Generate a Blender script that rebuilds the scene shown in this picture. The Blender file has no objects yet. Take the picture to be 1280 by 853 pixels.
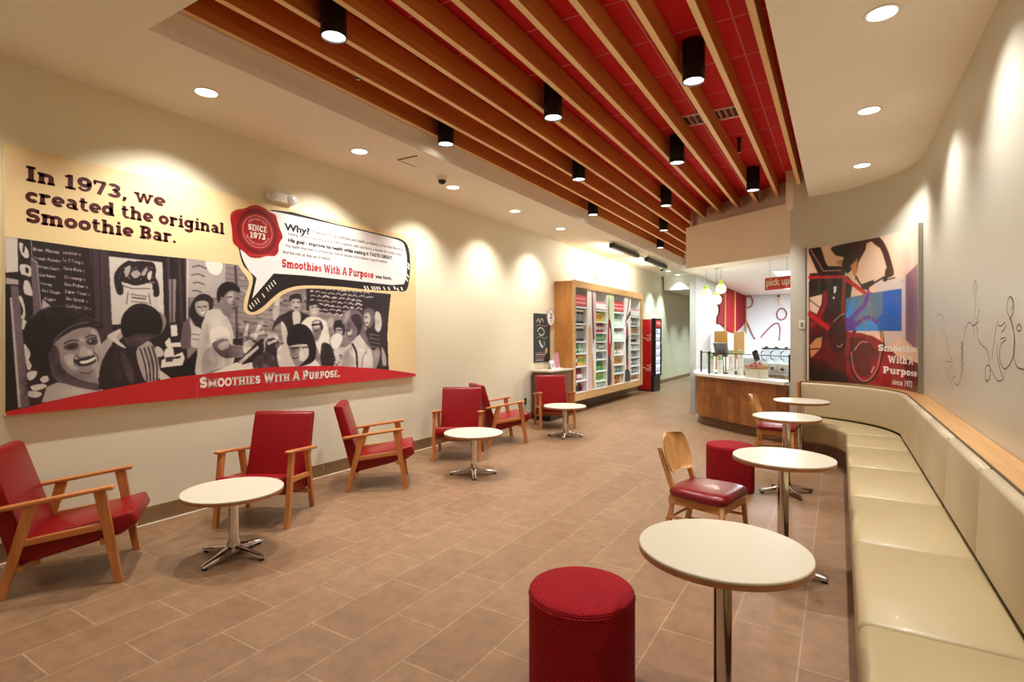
import bpy, bmesh, math, random
from mathutils import Vector, Matrix
S = bpy.context.scene
COL = S.collection
PI = math.pi
R = math.radians
# ---------------------------------------------------------------- camera, world, exposure
EYE = 1.54; FPX = 673.0; YAW = R(31.3)
cam = bpy.data.cameras.new('camera'); cam.sensor_width = 36.0; cam.lens = 36.0 * FPX / 1280.0
cam.shift_y = -6.5 / 1280.0; cam.clip_start = 0.02; cam.clip_end = 200
cam_o = bpy.data.objects.new('camera', cam); COL.objects.link(cam_o)
cam_o.location = (0, 0, EYE); cam_o.rotation_euler = (PI / 2, 0, YAW)
S.camera = cam_o
W = bpy.data.worlds.new('world'); S.world = W; W.use_nodes = True
W.node_tree.nodes['Background'].inputs[0].default_value = (0.9, 0.95, 1.0, 1)
W.node_tree.nodes['Background'].inputs[1].default_value = 0.3
S.view_settings.view_transform = 'Standard'; S.view_settings.look = 'None'
S.view_settings.gamma = 1.0; S.view_settings.use_curve_mapping = False
S.view_settings.exposure = 0.0
S.cycles.use_denoising = True
S.cycles.max_bounces = 10; S.cycles.diffuse_bounces = 7; S.cycles.glossy_bounces = 5
S.cycles.transmission_bounces = 8; S.cycles.sample_clamp_indirect = 6.0
S.cycles.caustics_reflective = False; S.cycles.caustics_refractive = False
WARM = (1.0, 0.99, 0.95); NEUTRAL = (0.98, 0.99, 1.0); COOL = (0.74, 1.0, 1.02)
P_CAN = 190.0; P_CYL = 185.0; P_COOL = 310.0; P_WASH = 30.0; P_ROOM = 115.0
# ---------------------------------------------------------------- helpers
SN, CS = math.sin(YAW), math.cos(YAW)
def ray(u, v):                     # a photo pixel as a direction, for tracing prints and drawings onto their own surface
    a = (u - 640.0) / FPX; b = (420.0 - v) / FPX
    return (-SN + CS * a, CS + SN * a, b)
def on_x(u, v, X):
    x, y, w = ray(u, v); d = X / x
    return Vector((X, y * d, EYE + w * d))
def on_y(u, v, Y):
    x, y, w = ray(u, v); d = Y / y
    return Vector((x * d, Y, EYE + w * d))

def srgb(h):
    h = h.lstrip('#'); o = []
    for i in (0, 2, 4):
        c = int(h[i:i + 2], 16) / 255.0
        o.append(c / 12.92 if c <= 0.04045 else ((c + 0.055) / 1.055) ** 2.4)
    return (o[0], o[1], o[2], 1.0)

_M = {}
def mat(name, col, rough=0.5, metal=0.0, emit=None, strength=0.0, coat=0.0, bump=0.0, bscale=60.0, vary=0.0, vscale=8.0, spec=0.5, alpha=None, trans=0.0):
    if name in _M: return _M[name]
    m = bpy.data.materials.new(name); m.use_nodes = True; _M[name] = m
    nt = m.node_tree; b = nt.nodes['Principled BSDF']
    c = srgb(col) if isinstance(col, str) else (col[0], col[1], col[2], 1.0)
    b.inputs['Base Color'].default_value = c
    b.inputs['Roughness'].default_value = rough; b.inputs['Metallic'].default_value = metal
    b.inputs['Coat Weight'].default_value = coat; b.inputs['Specular IOR Level'].default_value = spec
    b.inputs['Transmission Weight'].default_value = trans
    if emit:
        e = srgb(emit) if isinstance(emit, str) else (emit[0], emit[1], emit[2], 1)
        b.inputs['Emission Color'].default_value = e; b.inputs['Emission Strength'].default_value = strength
    if bump or vary:
        tc = nt.nodes.new('ShaderNodeTexCoord')
    if bump:
        n = nt.nodes.new('ShaderNodeTexNoise'); n.inputs['Scale'].default_value = bscale; n.inputs['Detail'].default_value = 3
        nt.links.new(tc.outputs['Object'], n.inputs['Vector'])
        bp = nt.nodes.new('ShaderNodeBump'); bp.inputs['Strength'].default_value = bump; bp.inputs['Distance'].default_value = 0.01
        nt.links.new(n.outputs['Fac'], bp.inputs['Height']); nt.links.new(bp.outputs['Normal'], b.inputs['Normal'])
    if vary:
        n2 = nt.nodes.new('ShaderNodeTexNoise'); n2.inputs['Scale'].default_value = vscale; n2.inputs['Detail'].default_value = 4
        nt.links.new(tc.outputs['Object'], n2.inputs['Vector'])
        mx = nt.nodes.new('ShaderNodeMix'); mx.data_type = 'RGBA'
        mx.inputs[6].default_value = tuple(max(0, x * (1 - vary)) for x in c[:3]) + (1,)
        mx.inputs[7].default_value = tuple(min(1, x * (1 + vary)) for x in c[:3]) + (1,)
        nt.links.new(n2.outputs['Fac'], mx.inputs[0]); nt.links.new(mx.outputs[2], b.inputs['Base Color'])
    return m

def wood(name, c1, c2, axis='X', rough=0.42, scale=22.0, stretch=0.06, coat=0.15):
    if name in _M: return _M[name]
    m = bpy.data.materials.new(name); m.use_nodes = True; _M[name] = m
    nt = m.node_tree; b = nt.nodes['Principled BSDF']; b.inputs['Roughness'].default_value = rough
    b.inputs['Coat Weight'].default_value = coat
    tc = nt.nodes.new('ShaderNodeTexCoord'); mp = nt.nodes.new('ShaderNodeMapping')
    s = [1.0, 1.0, 1.0]; s['XYZ'.index(axis)] = stretch
    mp.inputs['Scale'].default_value = s
    nt.links.new(tc.outputs['Object'], mp.inputs['Vector'])
    n = nt.nodes.new('ShaderNodeTexNoise'); n.inputs['Scale'].default_value = scale; n.inputs['Detail'].default_value = 6
    n.inputs['Roughness'].default_value = 0.65
    nt.links.new(mp.outputs['Vector'], n.inputs['Vector'])
    cr = nt.nodes.new('ShaderNodeValToRGB'); cr.color_ramp.elements[0].position = 0.3; cr.color_ramp.elements[1].position = 0.72
    cr.color_ramp.elements[0].color = srgb(c1); cr.color_ramp.elements[1].color = srgb(c2)
    nt.links.new(n.outputs['Fac'], cr.inputs['Fac']); nt.links.new(cr.outputs['Color'], b.inputs['Base Color'])
    return m

def clear_glass(name, tint=(0.97, 1.0, 0.99), gloss=0.08):
    """thin clear sheet: lets light straight through and mirrors a little"""
    m = bpy.data.materials.new(name); m.use_nodes = True; _M[name] = m; nt = m.node_tree
    nt.nodes.remove(nt.nodes['Principled BSDF']); out = nt.nodes['Material Output']
    tr = nt.nodes.new('ShaderNodeBsdfTransparent'); tr.inputs[0].default_value = tint + (1,)
    gl = nt.nodes.new('ShaderNodeBsdfGlossy'); gl.inputs['Roughness'].default_value = 0.03
    mx = nt.nodes.new('ShaderNodeMixShader'); mx.inputs[0].default_value = gloss
    nt.links.new(tr.outputs[0], mx.inputs[1]); nt.links.new(gl.outputs[0], mx.inputs[2]); nt.links.new(mx.outputs[0], out.inputs[0])
    return m

def tiles(name, bw, rh, c1, c2, mortar, msize, ox=0.0, oy=0.0, rough=0.35, offset=0.5, swap=True, noise=0.25, bump=0.15):
    """brick-texture surface; swap runs the rows along the room (Y)"""
    m = bpy.data.materials.new(name); m.use_nodes = True; _M[name] = m
    nt = m.node_tree; b = nt.nodes['Principled BSDF']; b.inputs['Roughness'].default_value = rough
    tc = nt.nodes.new('ShaderNodeTexCoord'); sp = nt.nodes.new('ShaderNodeSeparateXYZ'); cb = nt.nodes.new('ShaderNodeCombineXYZ')
    nt.links.new(tc.outputs['Object'], sp.inputs[0])
    a1 = nt.nodes.new('ShaderNodeMath'); a1.operation = 'ADD'; a1.inputs[1].default_value = ox
    a2 = nt.nodes.new('ShaderNodeMath'); a2.operation = 'ADD'; a2.inputs[1].default_value = oy
    nt.links.new(sp.outputs['Y' if swap else 'X'], a1.inputs[0]); nt.links.new(sp.outputs['X' if swap else 'Y'], a2.inputs[0])
    nt.links.new(a1.outputs[0], cb.inputs[0]); nt.links.new(a2.outputs[0], cb.inputs[1])
    br = nt.nodes.new('ShaderNodeTexBrick'); br.offset = offset
    br.inputs['Scale'].default_value = 1.0; br.inputs['Brick Width'].default_value = bw; br.inputs['Row Height'].default_value = rh
    br.inputs['Mortar Size'].default_value = msize; br.inputs['Mortar Smooth'].default_value = 0.1; br.inputs['Bias'].default_value = 0.0
    br.inputs['Color1'].default_value = srgb(c1); br.inputs['Color2'].default_value = srgb(c2); br.inputs['Mortar'].default_value = srgb(mortar)
    nt.links.new(cb.outputs[0], br.inputs['Vector'])
    n = nt.nodes.new('ShaderNodeTexNoise'); n.inputs['Scale'].default_value = 9; n.inputs['Detail'].default_value = 8; n.inputs['Roughness'].default_value = 0.7
    nt.links.new(tc.outputs['Object'], n.inputs['Vector'])
    mr = nt.nodes.new('ShaderNodeMapRange'); mr.inputs[1].default_value = 0.25; mr.inputs[2].default_value = 0.75
    mr.inputs[3].default_value = 1.0 - noise; mr.inputs[4].default_value = 1.0 + noise
    nt.links.new(n.outputs['Fac'], mr.inputs[0])
    vm = nt.nodes.new('ShaderNodeVectorMath'); vm.operation = 'SCALE'
    nt.links.new(br.outputs['Color'], vm.inputs[0]); nt.links.new(mr.outputs[0], vm.inputs['Scale'])
    nt.links.new(vm.outputs[0], b.inputs['Base Color'])
    bp = nt.nodes.new('ShaderNodeBump'); bp.inputs['Strength'].default_value = bump; bp.inputs['Distance'].default_value = 0.004; bp.invert = True
    nt.links.new(br.outputs['Fac'], bp.inputs['Height']); nt.links.new(bp.outputs['Normal'], b.inputs['Normal'])
    return m

class MB:
    """collects shapes and links them as ONE mesh object"""
    def __init__(self): self.bm = bmesh.new(); self.mi = 0
    def _tag(self, n0):
        self.bm.faces.ensure_lookup_table()
        for f in self.bm.faces[n0:]: f.material_index = self.mi
    def box(self, c, s, rot=None, bevel=0.0, seg=2):
        n0 = len(self.bm.faces)
        t = bmesh.new(); bmesh.ops.create_cube(t, size=1.0)
        bmesh.ops.scale(t, vec=Vector(s), verts=t.verts)
        if bevel: bmesh.ops.bevel(t, geom=list(t.edges), offset=bevel, segments=seg, profile=0.5, affect='EDGES')
        M = Matrix.Translation(Vector(c)) @ (rot.to_4x4() if rot else Matrix.Identity(4))
        self._merge(t, M); return self
    def _merge(self, t, M):
        vm = {}
        for v in t.verts: vm[v] = self.bm.verts.new(M @ v.co)
        for f in t.faces:
            try: nf = self.bm.faces.new([vm[v] for v in f.verts]); nf.material_index = self.mi; nf.smooth = f.smooth
            except ValueError: pass
        t.free()
    def bar(self, p0, p1, w, h, up=(0, 0, 1), bevel=0.0):
        p0, p1 = Vector(p0), Vector(p1); d = p1 - p0; L = d.length; d.normalize()
        x = d.cross(Vector(up)); x.normalize(); z = x.cross(d)
        rot = Matrix((x, d, z)).transposed()
        return self.box((p0 + p1) / 2, (w, L, h), rot, bevel)
    def prism(self, poly, x0, x1, axis='X', bevel=0.0, seg=2):
        """polygon in the other two axes extruded along axis"""
        t = bmesh.new()
        def P(a, b, k):
            return {'X': (k, a, b), 'Y': (a, k, b), 'Z': (a, b, k)}[axis]
        va = [t.verts.new(P(a, b, x0)) for a, b in poly]; vb = [t.verts.new(P(a, b, x1)) for a, b in poly]
        n = len(poly)
        t.faces.new(va); t.faces.new(list(reversed(vb)))
        for i in range(n): t.faces.new([va[(i + 1) % n], va[i], vb[i], vb[(i + 1) % n]])
        bmesh.ops.recalc_face_normals(t, faces=t.faces)
        if bevel: bmesh.ops.bevel(t, geom=list(t.edges), offset=bevel, segments=seg, profile=0.5, affect='EDGES')
        self._merge(t, Matrix.Identity(4)); return self
    def lathe(self, prof, c=(0, 0, 0), n=32, axis='Z', smooth=True, cap=True):
        cx, cy, cz = c; rings = []
        for r, z in prof:
            ring = []
            for k in range(n):
                a = 2 * PI * k / n; p = (r * math.cos(a), r * math.sin(a), z)
                if axis == 'X': p = (p[2], p[0], p[1])
                if axis == 'Y': p = (p[0], p[2], p[1])
                ring.append(self.bm.verts.new((cx + p[0], cy + p[1], cz + p[2])))
            rings.append(ring)
        for a, b in zip(rings, rings[1:]):
            for k in range(n):
                f = self.bm.faces.new([a[k], a[(k + 1) % n], b[(k + 1) % n], b[k]]); f.smooth = smooth; f.material_index = self.mi
        for rg, pr in ((rings[0], prof[0]), (rings[-1], prof[-1])):
            if cap and pr[0] > .001:
                f = self.bm.faces.new(rg); f.material_index = self.mi
        return self
    def tube(self, pts, r, n=8, cap=True):
        pts = [Vector(p) for p in pts]; rings = []
        rr = r if isinstance(r, (list, tuple)) else [r] * len(pts)
        for i, p in enumerate(pts):
            d = (pts[min(i + 1, len(pts) - 1)] - pts[max(i - 1, 0)]).normalized()
            up = Vector((0, 0, 1)) if abs(d.z) < 0.95 else Vector((1, 0, 0))
            x = d.cross(up).normalized(); y = x.cross(d)
            rings.append([self.bm.verts.new(p + rr[i] * (math.cos(2 * PI * k / n) * x + math.sin(2 * PI * k / n) * y)) for k in range(n)])
        for a, b in zip(rings, rings[1:]):
            for k in range(n):
                f = self.bm.faces.new([a[k], a[(k + 1) % n], b[(k + 1) % n], b[k]]); f.smooth = True; f.material_index = self.mi
        if cap:
            for rg in (rings[0], rings[-1]): self.bm.faces.new(rg).material_index = self.mi
        return self
    def quad(self, *pts):
        f = self.bm.faces.new([self.bm.verts.new(p) for p in pts]); f.material_index = self.mi; return self
    def grid(self, rows, smooth=True, close=False):
        """rows: list of equally long point lists"""
        vs = [[self.bm.verts.new(p) for p in r] for r in rows]
        for a, b in zip(vs, vs[1:]):
            m = len(a)
            for k in range(m if close else m - 1):
                f = self.bm.faces.new([a[k], a[(k + 1) % m], b[(k + 1) % m], b[k]]); f.smooth = smooth; f.material_index = self.mi
        if close:
            for e in (vs[0], vs[-1]): self.bm.faces.new(e).material_index = self.mi
        return self
    def build(self, name, m, parent=None, smooth_angle=None, loc=None, fix=True):
        if fix: bmesh.ops.recalc_face_normals(self.bm, faces=self.bm.faces)
        me = bpy.data.meshes.new(name); self.bm.to_mesh(me); self.bm.free()
        for x in (m if isinstance(m, (list, tuple)) else [m]): me.materials.append(x)
        if smooth_angle is not None:
            me.polygons.foreach_set('use_smooth', [True] * len(me.polygons))
            try: me.set_sharp_from_angle(angle=R(smooth_angle))
            except Exception: pass
        o = bpy.data.objects.new(name, me); COL.objects.link(o)
        if parent is not None: o.parent = parent
        if loc: o.location = loc
        return o

def tag(o, label=None, cat=None, group=None, kind=None):
    if label: o['label'] = label
    if cat: o['category'] = cat
    if group: o['group'] = group
    if kind: o['kind'] = kind
    return o
def thing(name, label, cat, loc=(0, 0, 0), rz=0.0, group=None):
    o = bpy.data.objects.new(name, None); COL.objects.link(o); o.empty_display_size = 0.1
    o.location = loc; o.rotation_euler = (0, 0, rz)
    return tag(o, label, cat, group)
def struct(name, mb, m, **k):
    o = mb.build(name, m, **k); o['kind'] = 'structure'; return o
def dup(root, loc, rz=0.0, label=None, group=None):
    r = root.copy(); COL.objects.link(r); r.location = loc; r.rotation_euler = (0, 0, rz)
    if label: r['label'] = label
    if group: r['group'] = group
    def kids(src, dst):
        for ch in list(src.children):
            c = ch.copy(); COL.objects.link(c); c.parent = dst; kids(ch, c)
    kids(root, r)
    return r
def spot(name, loc, energy, col, size=95, blend=0.35, parent=None, rad=0.04, aim=None):
    l = bpy.data.lights.new(name, 'SPOT'); l.energy = energy; l.color = col; l.spot_size = R(size); l.spot_blend = blend; l.shadow_soft_size = rad
    o = bpy.data.objects.new(name, l); COL.objects.link(o); o.location = loc
    if parent is not None: o.parent = parent
    if aim: o.rotation_euler = Vector(aim).to_track_quat('-Z', 'Y').to_euler()
    return o
def arcpts(cx, cy, rx, ry, a0, a1, n=10):
    return [(cx + rx * math.cos(R(a0 + (a1 - a0) * i / n)), cy + ry * math.sin(R(a0 + (a1 - a0) * i / n))) for i in range(n + 1)]
def smooth_poly(pts, sub=4, closed=True):
    n = len(pts); out = []
    for i in range(n if closed else n - 1):
        g = (lambda k: pts[k % n]) if closed else (lambda k: pts[max(0, min(n - 1, k))])
        p0, p1, p2, p3 = g(i - 1), g(i), g(i + 1), g(i + 2)
        for s in range(sub):
            t = s / sub; o = []
            for d in range(len(p1)):
                o.append(0.5 * (2 * p1[d] + (p2[d] - p0[d]) * t + (2 * p0[d] - 5 * p1[d] + 4 * p2[d] - p3[d]) * t * t + (3 * p1[d] - p0[d] - 3 * p2[d] + p3[d]) * t ** 3))
            out.append(tuple(o))
    if not closed: out.append(tuple(pts[-1]))
    return out
# ---------------------------------------------------------------- lettering: a bold slab alphabet of strokes
def _glyphs():
    G = {}
    T = 0.255; h = T / 2; XH = 0.735
    def s(x0, y0, x1, y1, w=T):
        d = math.hypot(x1 - x0, y1 - y0); nx, ny = -(y1 - y0) / d * w / 2, (x1 - x0) / d * w / 2
        return [[(x0 + nx, y0 + ny), (x0 - nx, y0 - ny), (x1 - nx, y1 - ny), (x1 + nx, y1 + ny)]]
    def a(cx, cy, rx, ry, a0, a1, w=T, n=12):
        o = arcpts(cx, cy, rx + w / 2, ry + w / 2, a0, a1, n); i = arcpts(cx, cy, rx - w / 2, ry - w / 2, a0, a1, n)
        return [[o[k], o[k + 1], i[k + 1], i[k]] for k in range(n)]
    def f(x, y, l=0.215, w=0.17): return s(x - l, y, x + l, y, w)
    B = 0.075
    top = 1 - B; xt = XH - B
    G['I'] = (0.5, s(.25, 0, .25, 1) + f(.25, B) + f(.25, top))
    arch = lambda x: s(x, 0, x, XH) + f(x, B, .19) + s(x - .19, xt, x, xt, .15)
    hump = lambda x0, x1: a((x0 + x1) / 2, XH - h - .14, (x1 - x0) / 2, .14, 0, 180) + s(x1, 0, x1, XH - h - .14) + f(x1, B, .18)
    G['n'] = (.86, arch(.2) + hump(.2, .64))
    G['m'] = (1.26, arch(.2) + hump(.2, .62) + hump(.62, 1.04))
    G['h'] = (.86, s(.2, 0, .2, 1) + f(.2, B, .19) + s(.01, top, .2, top, .15) + hump(.2, .64))
    G['r'] = (.66, arch(.2) + a(.42, XH - h - .14, .2, .14, 40, 180) + s(.56, XH - .22, .56, XH - .05, .15))
    G['u'] = (.86, s(.2, .3, .2, XH) + s(.0, xt, .2, xt, .15) + a(.42, .26, .22, .16, 180, 360) + s(.64, 0, .64, XH) + s(.46, xt, .64, xt, .15) + s(.64, B, .83, B, .15))
    O = lambda cx, r=.26: a(cx, XH / 2, r, XH / 2 - h, 0, 360, T, 24)
    G['o'] = (.78, O(.38))
    G['c'] = (.68, a(.37, XH / 2, .25, XH / 2 - h, 50, 320) + s(.56, .45, .56, .66, .14))
    G['e'] = (.76, a(.38, XH / 2, .26, XH / 2 - h, 0, 315) + s(.14, XH / 2 - .02, .72, XH / 2 - .02, .13))
    G['a'] = (.76, a(.34, XH - h - .15, .2, .15, 0, 150) + s(.54, 0, .54, XH - h - .14) + s(.54, B, .74, B, .15) + a(.32, .22, .2, .13, 0, 360, .17))
    G['d'] = (.86, a(.36, XH / 2, .24, XH / 2 - h, 0, 360, T, 24) + s(.62, 0, .62, 1) + s(.44, top, .62, top, .15) + s(.62, B, .82, B, .15))
    G['b'] = (.84, s(.2, 0, .2, 1) + s(.02, top, .2, top, .15) + a(.46, XH / 2, .24, XH / 2 - h, 0, 360, T, 24))
    G['p'] = (.86, s(.2, -.28, .2, XH) + s(.0, xt, .2, xt, .15) + f(.2, -.28 + B, .2) + a(.46, XH / 2, .25, XH / 2 - h, 0, 360, T, 24))
    G['g'] = (.82, a(.36, XH / 2 + .03, .24, XH / 2 - h - .03, 0, 360, T, 24) + s(.6, -.05, .6, XH) + s(.6, xt, .78, xt, .15) + a(.36, -.06, .24, .13, 180, 360))
    G['i'] = (.44, s(.22, 0, .22, XH) + s(.03, xt, .22, xt, .15) + f(.22, B) + s(.12, .9, .32, .9, .2))
    G['l'] = (.44, s(.22, 0, .22, 1) + s(.03, top, .22, top, .15) + f(.22, B))
    G['t'] = (.58, s(.22, .22, .22, .92) + s(.02, xt, .5, xt, .15) + a(.4, .22, .18, .13, 180, 320, .18))
    G['k'] = (.86, s(.2, 0, .2, 1) + s(.02, top, .2, top, .15) + f(.2, B, .19) + s(.25, .3, .62, .66, .18) + s(.38, .42, .68, .04, .2) + f(.66, B, .17) + f(.62, xt, .16))
    G['s'] = (.66, a(.32, XH - h - .13, .2, .13, 20, 270, .17) + a(.34, h + .13, .2, .13, -160, 90, .17) + s(.52, .5, .52, .66, .13) + s(.14, .05, .14, .2, .13))
    G['w'] = (1.14, s(.14, XH, .36, 0, .18) + s(.36, 0, .57, XH, .16) + s(.57, XH, .78, 0, .18) + s(.78, 0, 1.0, XH, .16) + f(.15, xt, .17) + f(1.0, xt, .16))
    G['y'] = (.84, s(.16, XH, .42, .02, .2) + s(.68, XH, .34, -.26, .18) + f(.16, xt, .18) + f(.68, xt, .17) + s(.14, -.21, .36, -.21, .15))
    G['v'] = (.84, s(.16, XH, .42, .02, .2) + s(.68, XH, .42, .02, .18) + f(.16, xt, .18) + f(.68, xt, .17))
    G['S'] = (.8, a(.4, 1 - h - .19, .25, .19, 20, 270) + a(.4, h + .19, .25, .19, -160, 90) + s(.66, .68, .66, .94, .14) + s(.14, .06, .14, .32, .14))
    G['B'] = (.9, s(.24, 0, .24, 1) + s(.02, top, .4, top, .15) + s(.02, B, .4, B, .15) + s(.24, .88, .5, .88, .24) + s(.24, .12, .5, .12, .24) + a(.5, .72, .2, .16, -90, 90) + a(.52, .29, .22, .17, -90, 90) + s(.24, .51, .54, .51, .17))
    G['P'] = (.88, s(.24, 0, .24, 1) + f(.24, B, .22) + s(.02, .91, .45, .91, .18) + s(.24, .44, .45, .44, .16) + a(.45, .675, .23, .23, -90, 90))
    G['R'] = (.96, s(.24, 0, .24, 1) + f(.24, B, .22) + s(.02, .91, .45, .91, .18) + s(.24, .48, .45, .48, .16) + a(.45, .7, .22, .21, -90, 90) + s(.42, .46, .74, .03, .2) + f(.76, B, .16))
    G['W'] = (1.34, s(.16, 1, .42, 0) + s(.42, 0, .67, .95, .18) + s(.67, .95, .92, 0) + s(.92, 0, 1.18, 1, .18) + f(.17, top, .19) + f(1.18, top, .17))
    G['A'] = (1.0, s(.14, 0, .47, 1, .18) + s(.53, 1, .86, 0, .22) + s(.28, .32, .74, .32, .14) + f(.15, B, .17) + f(.85, B, .18) + s(.3, top, .55, top, .15))
    G['N'] = (1.04, s(.22, 0, .22, 1, .17) + s(.22, .98, .78, .02, .22) + s(.8, 0, .8, 1, .17) + f(.2, B, .19) + f(.78, top, .2) + s(.02, top, .25, top, .15))
    G['C'] = (.84, a(.44, .5, .32, .4, 55, 315) + s(.68, .64, .68, .96, .14) + s(.68, .06, .68, .3, .14))
    G['E'] = (.82, s(.24, 0, .24, 1) + s(.02, .925, .72, .925, .15) + s(.02, .075, .74, .075, .15) + s(.24, .5, .52, .5, .15) + s(.67, .72, .67, .98, .13) + s(.69, .02, .69, .28, .13) + s(.5, .38, .5, .62, .12))
    G['H'] = (1.02, s(.24, 0, .24, 1) + s(.78, 0, .78, 1) + f(.24, B) + f(.24, top) + f(.78, B) + f(.78, top) + s(.24, .5, .78, .5, .16))
    G['T'] = (.86, s(.43, 0, .43, 1) + s(.04, .925, .82, .925, .15) + f(.43, B, .22) + s(.09, .7, .09, .98, .13) + s(.77, .7, .77, .98, .13))
    G['O'] = (.94, a(.47, .5, .35, .4, 0, 360, T, 28))
    G['M'] = (1.22, s(.24, 0, .24, 1) + s(.96, 0, .96, 1) + s(.24, .95, .6, .2, .2) + s(.96, .95, .6, .2, .2) + f(.22, B, .2) + f(.98, B, .2) + s(.02, top, .24, top, .15) + s(.96, top, 1.18, top, .15))
    G['U'] = (1.0, s(.24, .36, .24, 1) + s(.76, .36, .76, 1) + a(.5, .36, .26, .26, 180, 360) + f(.24, top, .21) + f(.76, top, .2))
    G['1'] = (.6, s(.32, 0, .32, 1) + f(.32, B, .26) + s(.06, .8, .32, .93, .16))
    G['9'] = (.8, a(.4, .66, .25, .24, 0, 360, T, 24) + s(.65, .4, .65, .68) + a(.38, .38, .27, .28, 200, 360, .18))
    G['7'] = (.74, s(.04, .91, .7, .91, .18) + s(.62, .9, .3, 0, .22) + s(.1, .68, .1, .98, .14))
    G['3'] = (.76, a(.36, .73, .24, .17, -90, 150) + a(.36, .28, .26, .18, 200, 450) + s(.26, .53, .42, .53, .15))
    G[','] = (.34, s(.18, .18, .1, -.16, .17) + s(.08, .1, .28, .1, .2))
    G['.'] = (.34, s(.06, .1, .28, .1, .2))
    G['?'] = (.66, a(.32, .72, .22, .18, -60, 170) + s(.34, .3, .34, .56, .18) + s(.24, .1, .44, .1, .2))
    G['-'] = (.5, s(.06, .35, .44, .35, .16))
    return G
GLYPH = _glyphs()
def slab(text, size, track=0.03, small_caps=0.0):
    """polygons of a line of slab lettering, origin at the left of its baseline; returns (polygons, width)"""
    x = 0.0; out = []
    for ch in text:
        if ch == ' ': x += 0.36 * size; continue
        k = size
        if small_caps and ch.islower(): ch = ch.upper(); k = size * small_caps
        w, ps = GLYPH[ch]
        for p in ps: out.append([(x + a * k, b * k) for a, b in p])
        x += (w + track) * k
    return out, x
def sans(text, size, bold=0.0, align='LEFT'):
    """polygons of built-in-font lettering"""
    c = bpy.data.curves.new('lettering', 'FONT'); c.body = text; c.size = size; c.offset = bold; c.resolution_u = 2; c.align_x = align
    o = bpy.data.objects.new('lettering', c); COL.objects.link(o)
    dg = bpy.context.evaluated_depsgraph_get(); me = bpy.data.meshes.new_from_object(o.evaluated_get(dg))
    polys = [[(me.vertices[i].co.x, me.vertices[i].co.y) for i in p.vertices] for p in me.polygons]
    w = max((v.co.x for v in me.vertices), default=0.0)
    bpy.data.objects.remove(o); bpy.data.curves.remove(c); bpy.data.meshes.remove(me)
    return polys, w
def put(mb, polys, place, idx=0, fit=1.0):
    mb.mi = idx
    for p in polys: mb.quad(*[place(a * fit, b) for a, b in p])

# ---------------------------------------------------------------- printed pictures: tones drawn on a fine canvas, then carried by a fine mesh
import numpy as np
class Canvas:
    def __init__(self, u0, v0, u1, v1, res, fill, nch=1):
        self.u0, self.v0, self.res = u0, v0, res
        self.w, self.h = int((u1 - u0) * res), int((v1 - v0) * res)
        self.a = np.zeros((self.h, self.w, nch), np.float32); self.a[:] = fill
    def poly(self, col, pts, sm=0):
        if sm: pts = smooth_poly(pts, sm)
        P = np.array(pts, np.float64); P = (P - (self.u0, self.v0)) * self.res
        x0, y0 = np.floor(P.min(0)).astype(int); x1, y1 = np.ceil(P.max(0)).astype(int) + 1
        x0, y0, x1, y1 = max(x0, 0), max(y0, 0), min(x1, self.w), min(y1, self.h)
        if x1 <= x0 or y1 <= y0: return
        xs = np.arange(x0, x1) + .5; ys = (np.arange(y0, y1) + .5)[:, None]
        ins = np.zeros((y1 - y0, x1 - x0), bool); n = len(P)
        for i in range(n):
            ax, ay = P[i]; bx, by = P[(i + 1) % n]
            if ay == by: continue
            c = (ay > ys) != (by > ys); ins ^= c & (xs < (bx - ax) * (ys - ay) / (by - ay) + ax)
        self.a[y0:y1, x0:x1][ins] = col
    def line(self, col, pts, w, sm=0):
        if sm: pts = smooth_poly(pts, sm, closed=False)
        for (a, b), (c, d) in zip(pts, pts[1:]):
            L = math.hypot(c - a, d - b) or 1; nx, ny = -(d - b) / L * w / 2, (c - a) / L * w / 2; ex, ey = (c - a) / L * w * .2, (d - b) / L * w * .2
            self.poly(col, [(a + nx - ex, b + ny - ey), (a - nx - ex, b - ny - ey), (c - nx + ex, d - ny + ey), (c + nx + ex, d + ny + ey)])
    def soft(self, u, v, ru, rv, add, ang=0.0):
        """an airbrushed spot"""
        ys, xs = np.mgrid[0:self.h, 0:self.w].astype(np.float32)
        R_ = max(ru, rv) * 2.6 * self.res; cx, cy = (u - self.u0) * self.res, (v - self.v0) * self.res
        x0, x1, y0, y1 = max(int(cx - R_), 0), min(int(cx + R_) + 1, self.w), max(int(cy - R_), 0), min(int(cy + R_) + 1, self.h)
        if x1 <= x0 or y1 <= y0: return
        X = (xs[y0:y1, x0:x1] - cx) / self.res; Y = (ys[y0:y1, x0:x1] - cy) / self.res
        c, s_ = math.cos(R(ang)), math.sin(R(ang)); A = (X * c + Y * s_) / ru; B = (-X * s_ + Y * c) / rv
        self.a[y0:y1, x0:x1] += (np.exp(-(A * A + B * B)))[:, :, None] * np.array(add, np.float32)
    def blur(self, sigma):
        r = int(sigma * 3) + 1; k = np.exp(-.5 * (np.arange(-r, r + 1) / sigma) ** 2); k /= k.sum()
        for ax in (0, 1):
            p = np.pad(self.a, [(r, r) if i == ax else (0, 0) for i in range(3)], mode='edge')
            o = np.zeros_like(self.a); n = self.a.shape[ax]
            for i, q in enumerate(k): o += q * (p[i:i + n] if ax == 0 else p[:, i:i + n])
            self.a = o
    def at(self, u, v):
        x = np.clip((u - self.u0) * self.res - .5, 0, self.w - 1.001); y = np.clip((v - self.v0) * self.res - .5, 0, self.h - 1.001)
        i, j = x.astype(int), y.astype(int); fx, fy = (x - i)[..., None], (y - j)[..., None]
        return (self.a[j, i] * (1 - fx) + self.a[j, i + 1] * fx) * (1 - fy) + (self.a[j + 1, i] * (1 - fx) + self.a[j + 1, i + 1] * fx) * fy
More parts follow.
